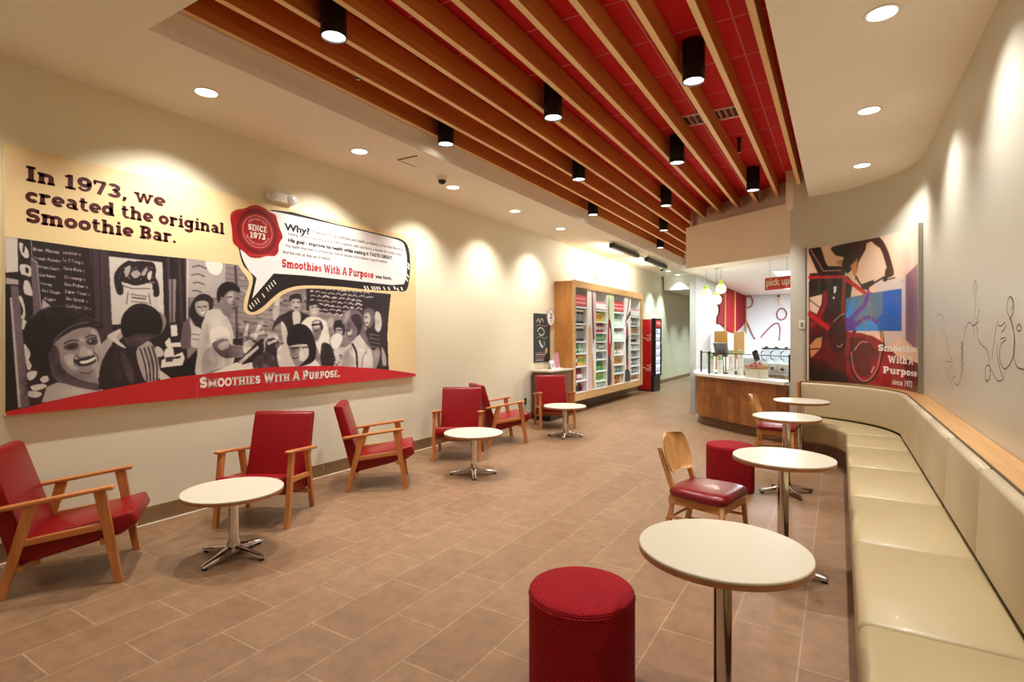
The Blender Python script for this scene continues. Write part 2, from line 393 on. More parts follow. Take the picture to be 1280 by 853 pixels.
def lin(c): return np.where(c <= .04045, c / 12.92, ((np.clip(c, 0, 1) + .055) / 1.055) ** 2.4)
def print_mesh(name, co, rgb, m, parent, keep=None):
    """co (h, w, 3) vertex grid, rgb (h, w, 3) linear ink colours"""
    h_, w_ = co.shape[:2]; idx = np.arange(h_ * w_).reshape(h_, w_)
    q = np.stack([idx[:-1, :-1], idx[:-1, 1:], idx[1:, 1:], idx[1:, :-1]], -1).reshape(-1, 4)
    if keep is not None:
        k = (keep[:-1, :-1] & keep[1:, 1:] & keep[:-1, 1:] & keep[1:, :-1]).reshape(-1); q = q[k]
    me = bpy.data.meshes.new(name); me.vertices.add(h_ * w_); me.vertices.foreach_set('co', co.reshape(-1).astype(np.float32))
    me.loops.add(len(q) * 4); me.loops.foreach_set('vertex_index', q.reshape(-1).astype(np.int32))
    me.polygons.add(len(q)); me.polygons.foreach_set('loop_start', (np.arange(len(q)) * 4).astype(np.int32))
    me.update(calc_edges=True)
    ca = me.color_attributes.new('ink', 'FLOAT_COLOR', 'POINT')
    ca.data.foreach_set('color', np.concatenate([rgb, np.ones((h_, w_, 1))], -1).reshape(-1).astype(np.float32))
    me.materials.append(m); me.validate()
    o = bpy.data.objects.new(name, me); COL.objects.link(o); o.parent = parent; return o
def ink_mat(name, rough, coat=0.0):
    m = mat(name, '#808080', rough, coat=coat); nt = m.node_tree; at = nt.nodes.new('ShaderNodeAttribute'); at.attribute_name = 'ink'
    nt.links.new(at.outputs['Color'], nt.nodes['Principled BSDF'].inputs['Base Color']); return m
# ---------------------------------------------------------------- the room
XL = -4.84; XR = 0.77; ZC = 3.44; ZR = 3.85
M_WALL = mat('cream_wall_paint', '#e2d9bd', 0.55, bump=0.03, bscale=180)
M_WALLR = mat('glossy_cream_wall_paint', '#c8c5b6', 0.33, bump=0.02, bscale=10)
M_CEIL = mat('ceiling_paint', '#f5f0e4', 0.7, bump=0.02, bscale=120)
M_HEAD = mat('tan_bulkhead_paint', '#f0e8d6', 0.6, bump=0.02, bscale=120)
M_WHITE = mat('white_paint', '#f0f2f0', 0.5)
M_GREYW = mat('grey_white_paint', '#b9bdba', 0.5)
M_FLOOR = tiles('floor_tile', 0.61, 0.322, '#7d5d41', '#87674a', '#967a5d', 0.0045, ox=0.53, oy=0.163, rough=0.42, noise=0.30)
M_RED = tiles('red_ceiling_tile', 0.61, 0.61, '#dc1220', '#d00f1b', '#e08080', 0.006, ox=0.1, oy=0.05, rough=0.8, offset=0.0, noise=0.05, bump=0.1)
M_BASE = tiles('baseboard_tile', 0.61, 0.5, '#7c6042', '#8a6b4a', '#a58e70', 0.006, rough=0.35, noise=0.2)
CX, CY, CR = -0.67, 7.0, 1.44            # the rounded corner of the room
def corner(r, deg, z): return (CX + r * math.cos(R(deg)), CY + r * math.sin(R(deg)), z)

b = MB(); b.quad((-7, -3.2, 0), (4, -3.2, 0), (4, 26, 0), (-7, 26, 0)); struct('floor', b, M_FLOOR)
b = MB(); b.box((XL - .06, 11.3, 1.9), (.12, 29.2, 3.9)); struct('wall_left', b, M_WALL)
b = MB(); b.box((-2, -3.1, 1.9), (6.2, .12, 3.9)); struct('wall_back', b, M_WALL)
b = MB(); b.box((-3.5, 24.06, 1.9), (3, .12, 3.9)); struct('wall_front', b, M_WHITE)
# right wall with the rounded corner, one swept sheet with thickness
prof = [(XR, -3.1), (XR, 7.0)] + [corner(CR, a, 0)[:2] for a in range(3, 85, 3)] + [(-0.585, 8.45), (-0.585, 8.62)]
out = [(XR + .12, -3.1), (XR + .12, 7.0)] + [corner(CR + .12, a, 0)[:2] for a in range(3, 85, 3)] + [(-0.5, 8.7), (-0.5, 8.8)]
b = MB()
b.grid([[(x, y, 0) for x, y in prof], [(x, y, 3.9) for x, y in prof]]); b.grid([[(x, y, 0) for x, y in out], [(x, y, 3.9) for x, y in out]])
b.quad((-.585, 8.62, 0), (-.5, 8.8, 0), (-.5, 8.8, 3.9), (-.585, 8.62, 3.9))
struct('wall_right', b, M_WALLR, smooth_angle=30)
# ceiling ring around the coffer
b = MB()
b.box(((XL - 3.66) / 2, 10.5, ZC + .03), (abs(XL + 3.66), 27.4, .06))
b.box(((-.36 - 3.66) / 2, -.7, ZC + .03), (3.30, 4.76, .06))
b.box(((-.36 + .9) / 2, 2.9, ZC + .03), (1.26, 12.0, .06))
b.box((-2.98, 19.5, ZC + .03), (1.36, 9.1, .06))
struct('ceiling', b, M_CEIL)
b = MB(); b.box((-2.0, 8.5, ZR + .03), (3.6, 14.2, .06)); tiles_o = struct('ceiling', b, M_RED)
# coffer upstands
b = MB()
TZ, TH = (ZC + .06 + ZR) / 2, ZR - ZC - .06
b.box((-3.68, 8.3, TZ), (.04, 13.4, TH)); b.box((-.34, 5.1, TZ), (.04, 7.2, TH))
b.box((-2.01, 1.66, TZ), (3.34, .04, TH)); b.box((-2.98, 14.98, TZ), (1.4, .04, TH))
struct('trim_1', b, M_HEAD)
# bulkhead over the pick-up counter: leaning plan line G-K, its ledge and the wall set back above it
G_, K_ = Vector((-.60, 8.62, 0)), Vector((-2.31, 9.70, 0))
dgk = (K_ - G_).normalized(); ngk = Vector((dgk.y, -dgk.x, 0))
if ngk.y < 0: ngk = -ngk
def prism_plan(b, pts, z0, z1): b.prism([(p[0], p[1]) for p in pts], z0, z1, 'Z')
b = MB(); prism_plan(b, [G_, K_, K_ + Vector((0, .45, 0)), G_ + Vector((.25, .45, 0))], 2.72, ZC)
prism_plan(b, [(-.30, 8.75), (-2.31, 10.30), (-2.31, 10.7), (-.2, 9.2)], 3.3, 3.9)
b.box((-2.33, 13.0, 3.32), (.05, 5.6, 1.18)); b.box((-.50, 8.62, 3.6), (.28, .36, .6))
struct('wall_header', b, M_HEAD)
# pick-up room behind the counter
XP = -2.40; YP = 17.3; ZP = 2.74
b = MB(); b.box((XP + .06 - .12, 14.15, 1.37), (.12, 6.5, ZP)); struct('wall_kitchen_side', b, M_GREYW)
b = MB(); b.box((.4, YP + .06, 1.37), (5.72, .12, ZP)); struct('wall_kitchen', b, mat('kitchen_wall_paint', '#dfeaf2', 0.5))
b = MB(); b.box((3.3, 13, 1.37), (.12, 9.0, ZP)); struct('wall_kitchen_far_side', b, M_WHITE)
b = MB(); prism_plan(b, [(-2.38, 9.95), (-.55, 8.9), (3.3, 8.9), (3.3, 17.4), (-2.46, 17.4), (-2.46, 10.0)], ZP, ZP + .05); struct('ceiling', b, M_WHITE)
b = MB(); b.box((1.4, 8.85, 1.37), (4.0, .1, ZP)); struct('wall_kitchen_near', b, M_WHITE)
# baseboards
b = MB(); b.box((XL + .008, 11.3, .07), (.016, 28.6, .14)); struct('baseboard_left', b, M_BASE)
b = MB(); b.box((XL + .022, 11.3, .003), (.02, 28.6, .006)); struct('trim_2', b, mat('floor_caulk', '#d9cfb8', 0.6))
b = MB(); b.box((-3.4, 23.99, .07), (2.8, .016, .14)); struct('baseboard_front', b, M_BASE)
b = MB(); b.box((-2.465, 14.15, .07), (.016, 6.4, .14)); struct('baseboard_kitchen_side', b, M_BASE)
# dropped end of the corridor ceiling
b = MB(); b.box((-3.6, 20.6, 3.22), (2.36, 6.8, .44)); struct('ceiling', b, M_WHITE)
# ---------------------------------------------------------------- furniture
M_LEATH = mat('red_vinyl', '#82080e', 0.36, spec=.28, bump=0.05, bscale=220, coat=0.05)
M_LEATHD = mat('dark_red_vinyl', '#780d16', 0.3, spec=.4, bump=0.05, bscale=220, coat=0.1)
M_OAK = wood('armchair_oak', '#a8602c', '#cf8a4c', 'Y', 0.4)
M_OAKZ = wood('armchair_oak_upright', '#a8602c', '#cf8a4c', 'Z', 0.4)
M_CHROME = mat('polished_chrome', '#d4d2ce', 0.12, 1.0)
M_LAM = mat('cream_laminate', '#c9bea8', 0.35, bump=0.01, bscale=300)
M_EDGE = wood('table_edge_ply', '#8a5530', '#a5693d', 'X', 0.5)
M_RUB = mat('black_rubber', '#1a1817', 0.6)

def armchair(loc, rz, label):
    t = thing('lounge_armchair', label, 'armchair', loc, rz, 'red lounge armchairs')
    b = MB(); b.prism([(.345, .425), (-.24, .305), (-.215, .175), (.29, .285), (.375, .345)], -.255, .255, 'X', bevel=.018, seg=3)
    b.build('seat_cushion', M_LEATH, t, smooth_angle=40)
    b = MB(); b.prism([(-.15, .24), (-.335, .835), (-.36, .85), (-.425, .84), (-.25, .185), (-.19, .19)], -.262, .262, 'X', bevel=.018, seg=3)
    b.build('backrest', M_LEATH, t, smooth_angle=40)
    for s in (-1, 1):
        x = s * .285
        b = MB(); b.prism([(-.33, .512), (.2, .583), (.255, .585), (.262, .604), (.24, .610), (-.33, .537)], x - .03, x + .03, 'X', bevel=.007); b.build('armrest', M_OAK, t, smooth_angle=35)
        b = MB(); b.prism([(.155, .578), (.215, .585), (.305, 0), (.262, 0)], x - .019, x + .019, 'X', bevel=.004); b.build('front_leg', M_OAKZ, t)
        b = MB(); b.prism([(-.178, .532), (-.112, .541), (-.262, 0), (-.305, 0)], x - .019, x + .019, 'X', bevel=.004); b.build('rear_leg', M_OAKZ, t)
        b = MB(); b.prism([(-.215, .295), (.225, .345), (.225, .385), (-.205, .335)], x - .013, x + .013, 'X', bevel=.003); b.build('side_rail', M_OAK, t)
    b = MB(); b.box((0, .2, .262), (.57, .03, .035)); b.box((0, -.2, .165), (.57, .03, .03)); b.build('cross_rail', M_OAK, t)
    return t
def face(dx, dy): return math.atan2(dy, dx) - PI / 2
a0 = armchair((-4.245, 1.52, 0), face(.545, .838), 'red lounge armchair at the left edge of the photo, nearest under the mural')
CH = [(-4.17, 2.836, face(.53, -.848), 'red lounge armchair with wooden arms, facing the nearest low table from beyond it'),
      (-4.14, 4.11, face(.743, .669), 'red lounge armchair seen side-on under the right end of the mural'),
      (-4.17, 5.55, face(.51, -.86), 'red lounge armchair facing forward behind the middle low table'),
      (-4.24, 6.66, face(.60, .80), 'red lounge armchair turned away, half behind the armchair at the middle low table'),
      (-4.14, 8.20, face(.62, -.785), 'red lounge armchair in front of the white-topped side station, farthest along the wall')]
for x, y, r, l in CH: dup(a0, (x, y, 0), r, l)

def pedestal(loc, rz, label, H, rad, group, name):
    t = thing(name, label, 'table', loc, rz, group)
    b = MB(); b.lathe([(0.0001, H - .012), (rad - .002, H - .012), (rad, H - .009), (rad, H - .003), (rad - .003, H), (0.0001, H)], n=64); b.build('table_top', M_LAM, t, smooth_angle=30)
    b = MB(); b.lathe([(0.0001, H - .034), (rad - .02, H - .034), (rad + .0005, H - .029), (rad + .0005, H - .0115), (0.0001, H - .0115)], n=64); b.build('edge_band', M_EDGE, t, smooth_angle=30)
    b = MB(); b.lathe([(.0335, .075), (.0335, H - .034)], n=28); b.build('column', M_CHROME, t, smooth_angle=40)
    b = MB(); b.lathe([(.12, H - .046), (.12, H - .034)], n=24); b.build('mounting_plate', M_RUB, t)
    b = MB(); b.lathe([(.0001, .03), (.05, .03), (.055, .05), (.044, .085), (.036, .12)], n=24); b.build('hub', M_CHROME, t, smooth_angle=40)
    for k in range(4):
        a = PI / 2 * k; d = Vector((math.cos(a), math.sin(a), 0)); n = Vector((-d.y, d.x, 0))
        rows = []
        for q, w, zt, zb in ((.03, .030, .082, .035), (.10, .026, .066, .028), (.18, .022, .050, .02), (.245, .020, .04, .016), (.265, .014, .034, .018)):
            c = d * q
            rows.append([c + n * w + Vector((0, 0, zb)), c + n * w + Vector((0, 0, zt - .008)), c + n * w * .55 + Vector((0, 0, zt)),
                         c - n * w * .55 + Vector((0, 0, zt)), c - n * w + Vector((0, 0, zt - .008)), c - n * w + Vector((0, 0, zb))])
        b = MB(); b.grid(rows, close=True); lg = b.build('base_leg', M_CHROME, t, smooth_angle=50)
        b = MB(); b.lathe([(.017, 0), (.017, .014), (.008, .018), (.008, .03)], tuple(d * .24), n=12); b.build('glide', M_RUB, lg)
    return t
l0 = pedestal((-3.62, 2.205, 0), R(14), 'low round cream-topped chrome pedestal table, nearest of the three by the left wall', .47, .325, 'low round tables along the left wall', 'low_pedestal_table')
dup(l0, (-3.475, 4.89, 0), R(38), 'low round cream-topped chrome pedestal table, middle one of the three by the left wall')
dup(l0, (-3.595, 7.47, 0), R(20), 'low round cream-topped chrome pedestal table, farthest of the three by the left wall')
d0 = pedestal((-.375, 2.14, 0), R(20), 'tall round cream-topped dining table in the foreground beside the big red pouf', .75, .305, 'round dining tables along the bench', 'pedestal_dining_table')
dup(d0, (-.315, 3.93, 0), R(-12), 'tall round cream-topped dining table beside the wooden chair with the burgundy seat')
dup(d0, (-.445, 5.92, 0), R(33), 'tall round cream-topped dining table beyond the far red pouf')
dup(d0, (-.40, 7.46, 0), R(10), 'tall round cream-topped dining table farthest off, in the curve of the bench')

# poufs
def pouf_fabric():
    m = mat('red_woven_fabric', '#860b12', 0.85, spec=.2)
    nt = m.node_tree; bs = nt.nodes['Principled BSDF']; tc = nt.nodes.new('ShaderNodeTexCoord'); sp = nt.nodes.new('ShaderNodeSeparateXYZ')
    nt.links.new(tc.outputs['Object'], sp.inputs[0])
    at = nt.nodes.new('ShaderNodeMath'); at.operation = 'ARCTAN2'; nt.links.new(sp.outputs['Y'], at.inputs[0]); nt.links.new(sp.outputs['X'], at.inputs[1])
    ml = nt.nodes.new('ShaderNodeMath'); ml.operation = 'MULTIPLY'; ml.inputs[1].default_value = .227; nt.links.new(at.outputs[0], ml.inputs[0])
    gm = nt.nodes.new('ShaderNodeNewGeometry'); sn = nt.nodes.new('ShaderNodeSeparateXYZ'); nt.links.new(gm.outputs['Normal'], sn.inputs[0])
    gt = nt.nodes.new('ShaderNodeMath'); gt.operation = 'GREATER_THAN'; gt.inputs[1].default_value = .7; nt.links.new(sn.outputs['Z'], gt.inputs[0])
    c1 = nt.nodes.new('ShaderNodeCombineXYZ'); nt.links.new(ml.outputs[0], c1.inputs[0]); nt.links.new(sp.outputs['Z'], c1.inputs[1])
    c2 = nt.nodes.new('ShaderNodeCombineXYZ'); nt.links.new(sp.outputs['X'], c2.inputs[0]); nt.links.new(sp.outputs['Y'], c2.inputs[1])
    mx = nt.nodes.new('ShaderNodeMix'); mx.data_type = 'VECTOR'; nt.links.new(gt.outputs[0], mx.inputs[0]); nt.links.new(c1.outputs[0], mx.inputs[4]); nt.links.new(c2.outputs[0], mx.inputs[5])
    br = nt.nodes.new('ShaderNodeTexBrick'); br.inputs['Scale'].default_value = 1; br.inputs['Brick Width'].default_value = .017; br.inputs['Row Height'].default_value = .010
    br.inputs['Mortar Size'].default_value = .0026; br.inputs['Mortar Smooth'].default_value = .6
    br.inputs['Color1'].default_value = srgb('#a20f1a'); br.inputs['Color2'].default_value = srgb('#b41622'); br.inputs['Mortar'].default_value = srgb('#74090f')
    nt.links.new(mx.outputs[1], br.inputs['Vector']); nt.links.new(br.outputs['Color'], bs.inputs['Base Color'])
    bp = nt.nodes.new('ShaderNodeBump'); bp.invert = True; bp.inputs['Strength'].default_value = .9; bp.inputs['Distance'].default_value = .004
    nt.links.new(br.outputs['Fac'], bp.inputs['Height']); nt.links.new(bp.outputs['Normal'], bs.inputs['Normal'])
    return m
M_POUF = pouf_fabric()
def pouf(loc, label):
    t = thing('pouf', label, 'pouf', loc, 0, 'red fabric poufs')
    r = .227
    b = MB(); b.lathe([(r - .003, .012), (r, .03), (r, .425)], n=64); b.build('side_cover', M_POUF, t, smooth_angle=60)
    b = MB(); b.lathe([(r, .426), (r - .0015, .440), (r - .006, .446), (r - .016, .450), (r - .1, .453), (.0001, .455)], n=64); b.build('seat_pad', M_POUF, t, smooth_angle=60)
    b = MB(); b.lathe([(r + .001, .421), (r + .003, .424), (r + .001, .427)], n=64); b.build('piping', M_POUF, t, smooth_angle=60)
    b = MB(); b.lathe([(r - .02, 0), (r - .02, .014)], n=40); b.build('base', M_RUB, t)
    return t
p0 = pouf((-.955, 2.15, 0), 'cylindrical red fabric pouf in the foreground beside the nearest dining table')
dup(p0, (-.94, 5.77, 0), 0, 'cylindrical red fabric pouf half behind the wooden chair in the middle of the room')

# dining chairs
M_BEECH = wood('chair_beech', '#b5793f', '#d29a5c', 'Z', 0.4)
M_PLY = wood('chair_plywood', '#b98045', '#d6a163', 'Z', 0.35, scale=30)
def dining_chair(loc, rz, label):
    t = thing('dining_chair', label, 'chair', loc, rz, 'wooden dining chairs with burgundy seats')
    # seat pad, rounded trapezoid
    rows = []
    def outline(k, z, sy=0):
        pts = [(-.205 * k, -.2 * k), (.205 * k, -.2 * k), (.235 * k, .05), (.225 * k, .225 * k), (-.225 * k, .225 * k), (-.235 * k, .05)]
        c = []
        n = len(pts)
        for i in range(n):
            p, q, r_ = Vector(pts[i - 1]), Vector(pts[i]), Vector(pts[(i + 1) % n])
            e0 = q + (p - q).normalized() * min(.09, (p - q).length * .47); e1 = q + (r_ - q).normalized() * min(.09, (r_ - q).length * .45)
            for j in range(5):
                s_ = j / 4; v = (1 - s_) ** 2 * e0 + 2 * s_ * (1 - s_) * q + s_ * s_ * e1; c.append((v.x, v.y, z))
        return c
    b = MB(); b.grid([outline(.92, .422), outline(.99, .428), outline(1.02, .446), outline(1.0, .466), outline(.95, .480), outline(.86, .488), outline(.7, .492)], close=True)
    b.build('seat_cushion', M_LEATHD, t, smooth_angle=60)
    b = MB()
    b.box((0, .19, .395), (.37, .022, .06), bevel=.004); b.box((0, -.185, .395), (.34, .022, .06), bevel=.004)
    for s in (-1, 1): b.bar((s * .175, -.19, .395), (s * .195, .19, .395), .022, .06, bevel=.004)
    b.build('seat_frame', M_BEECH, t)
    for s in (-1, 1):
        b = MB(); b.tube([(s * .19, .185, .42), (s * .20, .2, .2), (s * .205, .215, 0)], [.019, .017, .012], 10); b.build('front_leg', M_BEECH, t)
        b = MB(); b.prism([(-.17, .42), (-.2, .5), (-.285, .74), (-.262, .745), (-.16, .50), (-.145, .44), (-.185, .2), (-.255, 0), (-.28, 0), (-.225, .2)], s * .165 - .012, s * .165 + .012, 'X', bevel=.004)
        b.build('rear_post', M_BEECH, t)
        b = MB(); b.bar((s * .172, -.22, .17), (s * .198, .2, .19), .014, .022, bevel=.004); b.build('side_stretcher', M_BEECH, t)
        b = MB(); b.bar((s * .170, -.205, .27), (s * .196, .195, .285), .014, .022, bevel=.004); b.build('side_stretcher', M_BEECH, t)
    b = MB(); b.bar((-.17, -.215, .25), (.17, -.215, .25), .014, .022, bevel=.004); b.build('rear_stretcher', M_BEECH, t)
    # curved plywood back
    rows = []
    zs = [.565, .572, .59, .64, .70, .76, .80, .818, .825]
    hw = [.10, .138, .166, .182, .184, .174, .156, .132, .09]
    for z, w in zip(zs, hw):
        f_ = [(w * k / 8, -.214 - (z - .56) * .32 + .05 * (k / 8) ** 2, z) for k in range(-8, 9)]
        bk = [(x, y - .011, z) for x, y, z in reversed(f_)]
        rows.append(f_ + bk)
    b = MB(); b.grid(rows, close=True); b.build('back_panel', M_PLY, t, smooth_angle=50)
    return t
c0 = dining_chair((-.80, 3.94, 0), R(-102), 'wooden dining chair with burgundy seat in front of the far red pouf')
dup(c0, (-.65, 7.2, 0), R(-92), 'wooden dining chair with burgundy seat close to the planked pick-up counter')

# ---------------------------------------------------------------- banquette along the right wall and round the corner
M_CREAM = mat('cream_vinyl', '#b09c74', 0.36, bump=0.03, bscale=160, coat=0.05)
M_CREAMB = mat('pale_cream_vinyl', '#c0b091', 0.36, bump=0.03, bscale=160, coat=0.05)
M_DWOOD = wood('bench_base_wood', '#5b3a22', '#7c5231', 'Y', 0.45)
M_LEDGE = wood('ledge_oak', '#c0894c', '#dcab6c', 'Y', 0.35, coat=0.3)
M_LEDGEE = mat('ledge_dark_edge', '#5a3a20', 0.5)
bq = thing('banquette', 'long cream vinyl bench built along the right wall and round the corner', 'bench', (0, 0, 0))
def rrect(x0, x1, z0, z1, r, puff=0.0, n=5):
    """rounded rectangle in (x, z), counter-clockwise, with a slight crown on top"""
    pts = []
    for cx, cz, a in ((x1 - r, z0 + r, -90), (x1 - r, z1 - r, 0), (x0 + r, z1 - r, 90), (x0 + r, z0 + r, 180)):
        for k in range(n + 1): pts.append((cx + r * math.cos(R(a + 90 * k / n)), cz + r * math.sin(R(a + 90 * k / n))))
    return pts
def seat_prof(inset): return rrect(.06 + inset, .585, .20 + inset, .465 - inset, .045)
def back_prof(inset):
    p = rrect(.552 + inset, .64, .475, .912 - inset, .026)
    return [(x + (.89 - z) * -.04 + .016, z) for x, z in p]
def straight(prof, y0, y1, ins=(.026, .008, 0)):
    rows = []
    st = [(y0 + .002, ins[0]), (y0 + .008, ins[1]), (y0 + .025, ins[2]), ((y0 + y1) / 2, ins[2]), (y1 - .025, ins[2]), (y1 - .008, ins[1]), (y1 - .002, ins[0])]
    for y, i in st: rows.append([(x, y, z) for x, z in prof(i)])
    b = MB(); b.grid(rows, close=True); return b
def curved(prof, a0, a1, n, ins=(.022, .007, 0)):
    rows = []
    e = 1.2
    st = [(a0 + .1, ins[0]), (a0 + .4, ins[1]), (a0 + e, ins[2])] + [(a0 + e + (a1 - a0 - 2 * e) * k / n, ins[2]) for k in range(1, n)] + [(a1 - e, ins[2]), (a1 - .4, ins[1]), (a1 - .1, ins[0])]
    for a, i in st: rows.append([corner(x - CX, a, z) for x, z in prof(i)])
    b = MB(); b.grid(rows, close=True); return b
sy = [-1.38, -.43, .52, 1.47, 2.42, 3.364, 4.315, 5.285, 6.22, 7.0]
for y0, y1 in zip(sy, sy[1:]): straight(seat_prof, y0, y1).build('seat_cushion', M_CREAM, bq, smooth_angle=50)
curved(seat_prof, 0, 80, 26).build('seat_cushion', M_CREAM, bq, smooth_angle=50)
by = [-1.35, -.4, .55, 1.5, 2.43, 3.354, 4.25, 5.188, 6.13, 6.95]
for y0, y1 in zip(by, by[1:]): straight(back_prof, y0, y1, (.04, .016, 0)).build('back_cushion', M_CREAMB, bq, smooth_angle=50)
curved(back_prof, -2, 80, 26).build('back_cushion', M_CREAMB, bq, smooth_angle=50)
def sweep_box(x0, x1, z0, z1, y0=-1.4, a1=80.0):
    rows = []
    for y in (y0, 7.0): rows.append([(x0, y, z0), (x1, y, z0), (x1, y, z1), (x0, y, z1)])
    for k in range(1, 31):
        a = a1 * k / 30; rows.append([corner(x - CX, a, z) for x, z in ((x0, z0), (x1, z0), (x1, z1), (x0, z1))])
    b = MB(); b.grid(rows, close=True, smooth=False); return b
sweep_box(.115, .57, 0, .205).build('plinth', M_DWOOD, bq, smooth_angle=20)
sweep_box(.655, .74, 0, .888).build('back_board', M_DWOOD, bq, smooth_angle=20)
sweep_box(.622, .766, .888, .922).build('ledge', M_LEDGE, bq, smooth_angle=20)
sweep_box(.6145, .6225, .886, .9225).build('ledge_edge', M_LEDGEE, bq, smooth_angle=20)
b = MB(); b.prism([(.545, 0), (.766, 0), (.766, .922), (.545, .922)], -.012, .012, 'Y')
ep = b.build('end_panel', M_OAKZ, bq); e0 = corner(0, 80.6, 0)
ep.rotation_euler = (0, 0, R(80.6)); ep.location = (CX - (CX) * math.cos(R(80.6)), CY - CX * math.sin(R(80.6)), 0)
# ---------------------------------------------------------------- the printed mural board on the left wall
XM = -4.79
TONES = ['#140c0e', '#23171a', '#3f2f34', '#66565a', '#8a7d7b', '#aea39c', '#cfc6bb', '#e9e2d4']
M_TONE = [mat('print_tone_%d' % i, c, 0.45, vary=0.12, vscale=260) for i, c in enumerate(TONES)]
M_CREAMP = mat('print_cream', '#e8cd98', 0.5); M_REDP = mat('print_red', '#c01820', 0.45); M_MAROON = mat('print_maroon', '#4a1016', 0.45)
M_WPAPER = mat('print_white', '#e6e2de', 0.45); M_BLACKP = mat('print_black', '#1c1010', 0.45); M_REDT = mat('print_bright_red', '#cc2a2c', 0.45)
M_PALEP = mat('print_pale', '#efe9da', 0.45)
mural = thing('mural_board', 'huge printed board on the left wall with a black and white crowd photo', 'mural', (XM, 1.32, 1.0))
OFF = Vector((-XM, -1.32, -1.0))
def W2(u, v, lift):                       # traced print point -> local point on the board face
    return on_x(u, v, XM) + OFF + Vector((lift, 0, 0))
b = MB(); b.box((-.0245, 2.055, .917), (.049, 4.11, 1.834)); b.build('panel', M_CREAMP, mural)
_l = [0.0004]
def poly(mb, tone, pts, sm=0, st=0.00001):
    _l[0] += st; mb.mi = tone
    if sm: pts = smooth_poly(pts, sm)
    f = mb.bm.faces.new([mb.bm.verts.new(W2(u, v, _l[0])) for u, v in pts]); f.material_index = tone
def line(mb, tone, pts, w, sm=0):
    if sm: pts = smooth_poly(pts, sm, closed=False)
    _l[0] += .000004
    for (u0, v0), (u1, v1) in zip(pts, pts[1:]):
        d = math.hypot(u1 - u0, v1 - v0) or 1; nx, ny = -(v1 - v0) / d * w / 2, (u1 - u0) / d * w / 2
        mb.mi = tone; mb.quad(W2(u0 + nx, v0 + ny, _l[0]), W2(u0 - nx, v0 - ny, _l[0]), W2(u1 - nx, v1 - ny, _l[0]), W2(u1 + nx, v1 + ny, _l[0]))
PH = Canvas(4, 290, 494, 520, 2.0, 1.0)
p = lambda t, pts, sm=3: PH.poly(t, pts, sm); ln = lambda t, pts, w, sm=0: PH.line(t, pts, w, sm); so = lambda *k: PH.soft(*k)
rnd = random.Random(4)
# ground of the photograph
p(1, [(6.5, 296), (24, 298), (108, 310), (160, 316), (240, 324), (240, 500), (7.5, 517)], 0)
p(4, [(234, 323), (300, 332), (380, 350), (489, 366), (486, 385), (484, 420), (486, 466), (234, 500)], 0)
# left: door post, shelf, plants
p(6, [(6.5, 296), (22, 298), (22.5, 340), (6.8, 341)], 0); p(5, [(7, 347), (23, 350), (23, 356), (7, 355)], 0)
p(0, [(7, 357), (13, 357), (23, 513), (7.5, 515)], 0); p(3, [(13, 357), (23, 358), (37, 508), (24, 511)], 0); p(5, [(12, 372), (15, 372), (26, 509), (22.5, 510)], 0)
for q in ([(24, 303), (30, 306), (35, 313), (36, 322), (30, 322), (25, 314)], [(25, 331), (36, 332), (41, 339), (38, 346), (31, 344), (26, 342)], [(30, 352), (36, 352), (41, 368), (38, 370), (30, 366)],
          [(23, 372), (27, 371), (31, 384), (31, 397), (26, 398), (29, 388)], [(28, 399), (33, 402), (33, 408), (28, 412)], [(30, 431), (36, 434), (38, 444), (36, 450), (40, 458), (34, 462)],
          [(34, 466), (46, 464), (44, 472), (36, 476)], [(50, 474), (58, 469), (61, 476), (54, 479)], [(38, 483), (54, 480), (58, 484), (44, 489)], [(36, 489), (52, 491), (48, 497), (36, 496)]): p(6, q)
p(1, [(29, 306), (31, 308), (30, 316), (28, 314)]); p(1, [(32, 334), (36, 337), (35, 342), (32, 340)])
p(3, [(38, 322), (47, 327), (52, 394), (42, 397), (40, 360)], 0); ln(5, [(39, 301), (40, 324), (46, 328), (52, 392)], 1.0)
p(5, [(53, 374), (66, 385), (52, 392)], 0)
# chalkboard of ingredients
def words(txt, u, v, hpx, u1):
    ps, w = sans(txt, 1.0, 0.02); k = (u1 - u) / w
    for q in ps: PH.poly(6.2, [(u + x * k, v - y * hpx + x * k * .13) for x, y in q])
for t, u, v, u1 in (('Bran Flakes', 41, 313, 74), ('Protein Powder', 42, 324, 76), ('Wheat Germ', 47, 335, 74), ('Lactase', 49, 345, 69), ('Honey', 50, 356, 65), ('Red Ginger', 52, 365, 76), ('Yogurt', 55, 375, 70)): words(t, u, v, 5.4, u1)
for t, u, v, u1 in (('Lecithin c', 78, 317, 101), ('Fo Ti Tieng c', 78, 327, 104), ('Gota Kola c', 79, 337, 106), ('Ginseng c', 80, 348, 107), ('Bee Pollen c', 80, 357, 110), ('Super Yeast c', 81, 366, 113), ('Bio Strath c', 82, 375, 110), ('Cod Liver Oil c', 82, 384, 114)): words(t, u, v, 5.6, u1)
# plank wall
p(2.0, [(112, 311), (136, 314), (141, 425), (120, 425)], 0)
for u in (119, 128, 210, 224, 232): ln(2, [(u, 311 + (u - 108) * .11), (u + 3, 405)], 4.0)
for u in (115, 124, 215, 228): ln(0, [(u, 311 + (u - 108) * .11), (u + 3, 405)], 1.0)
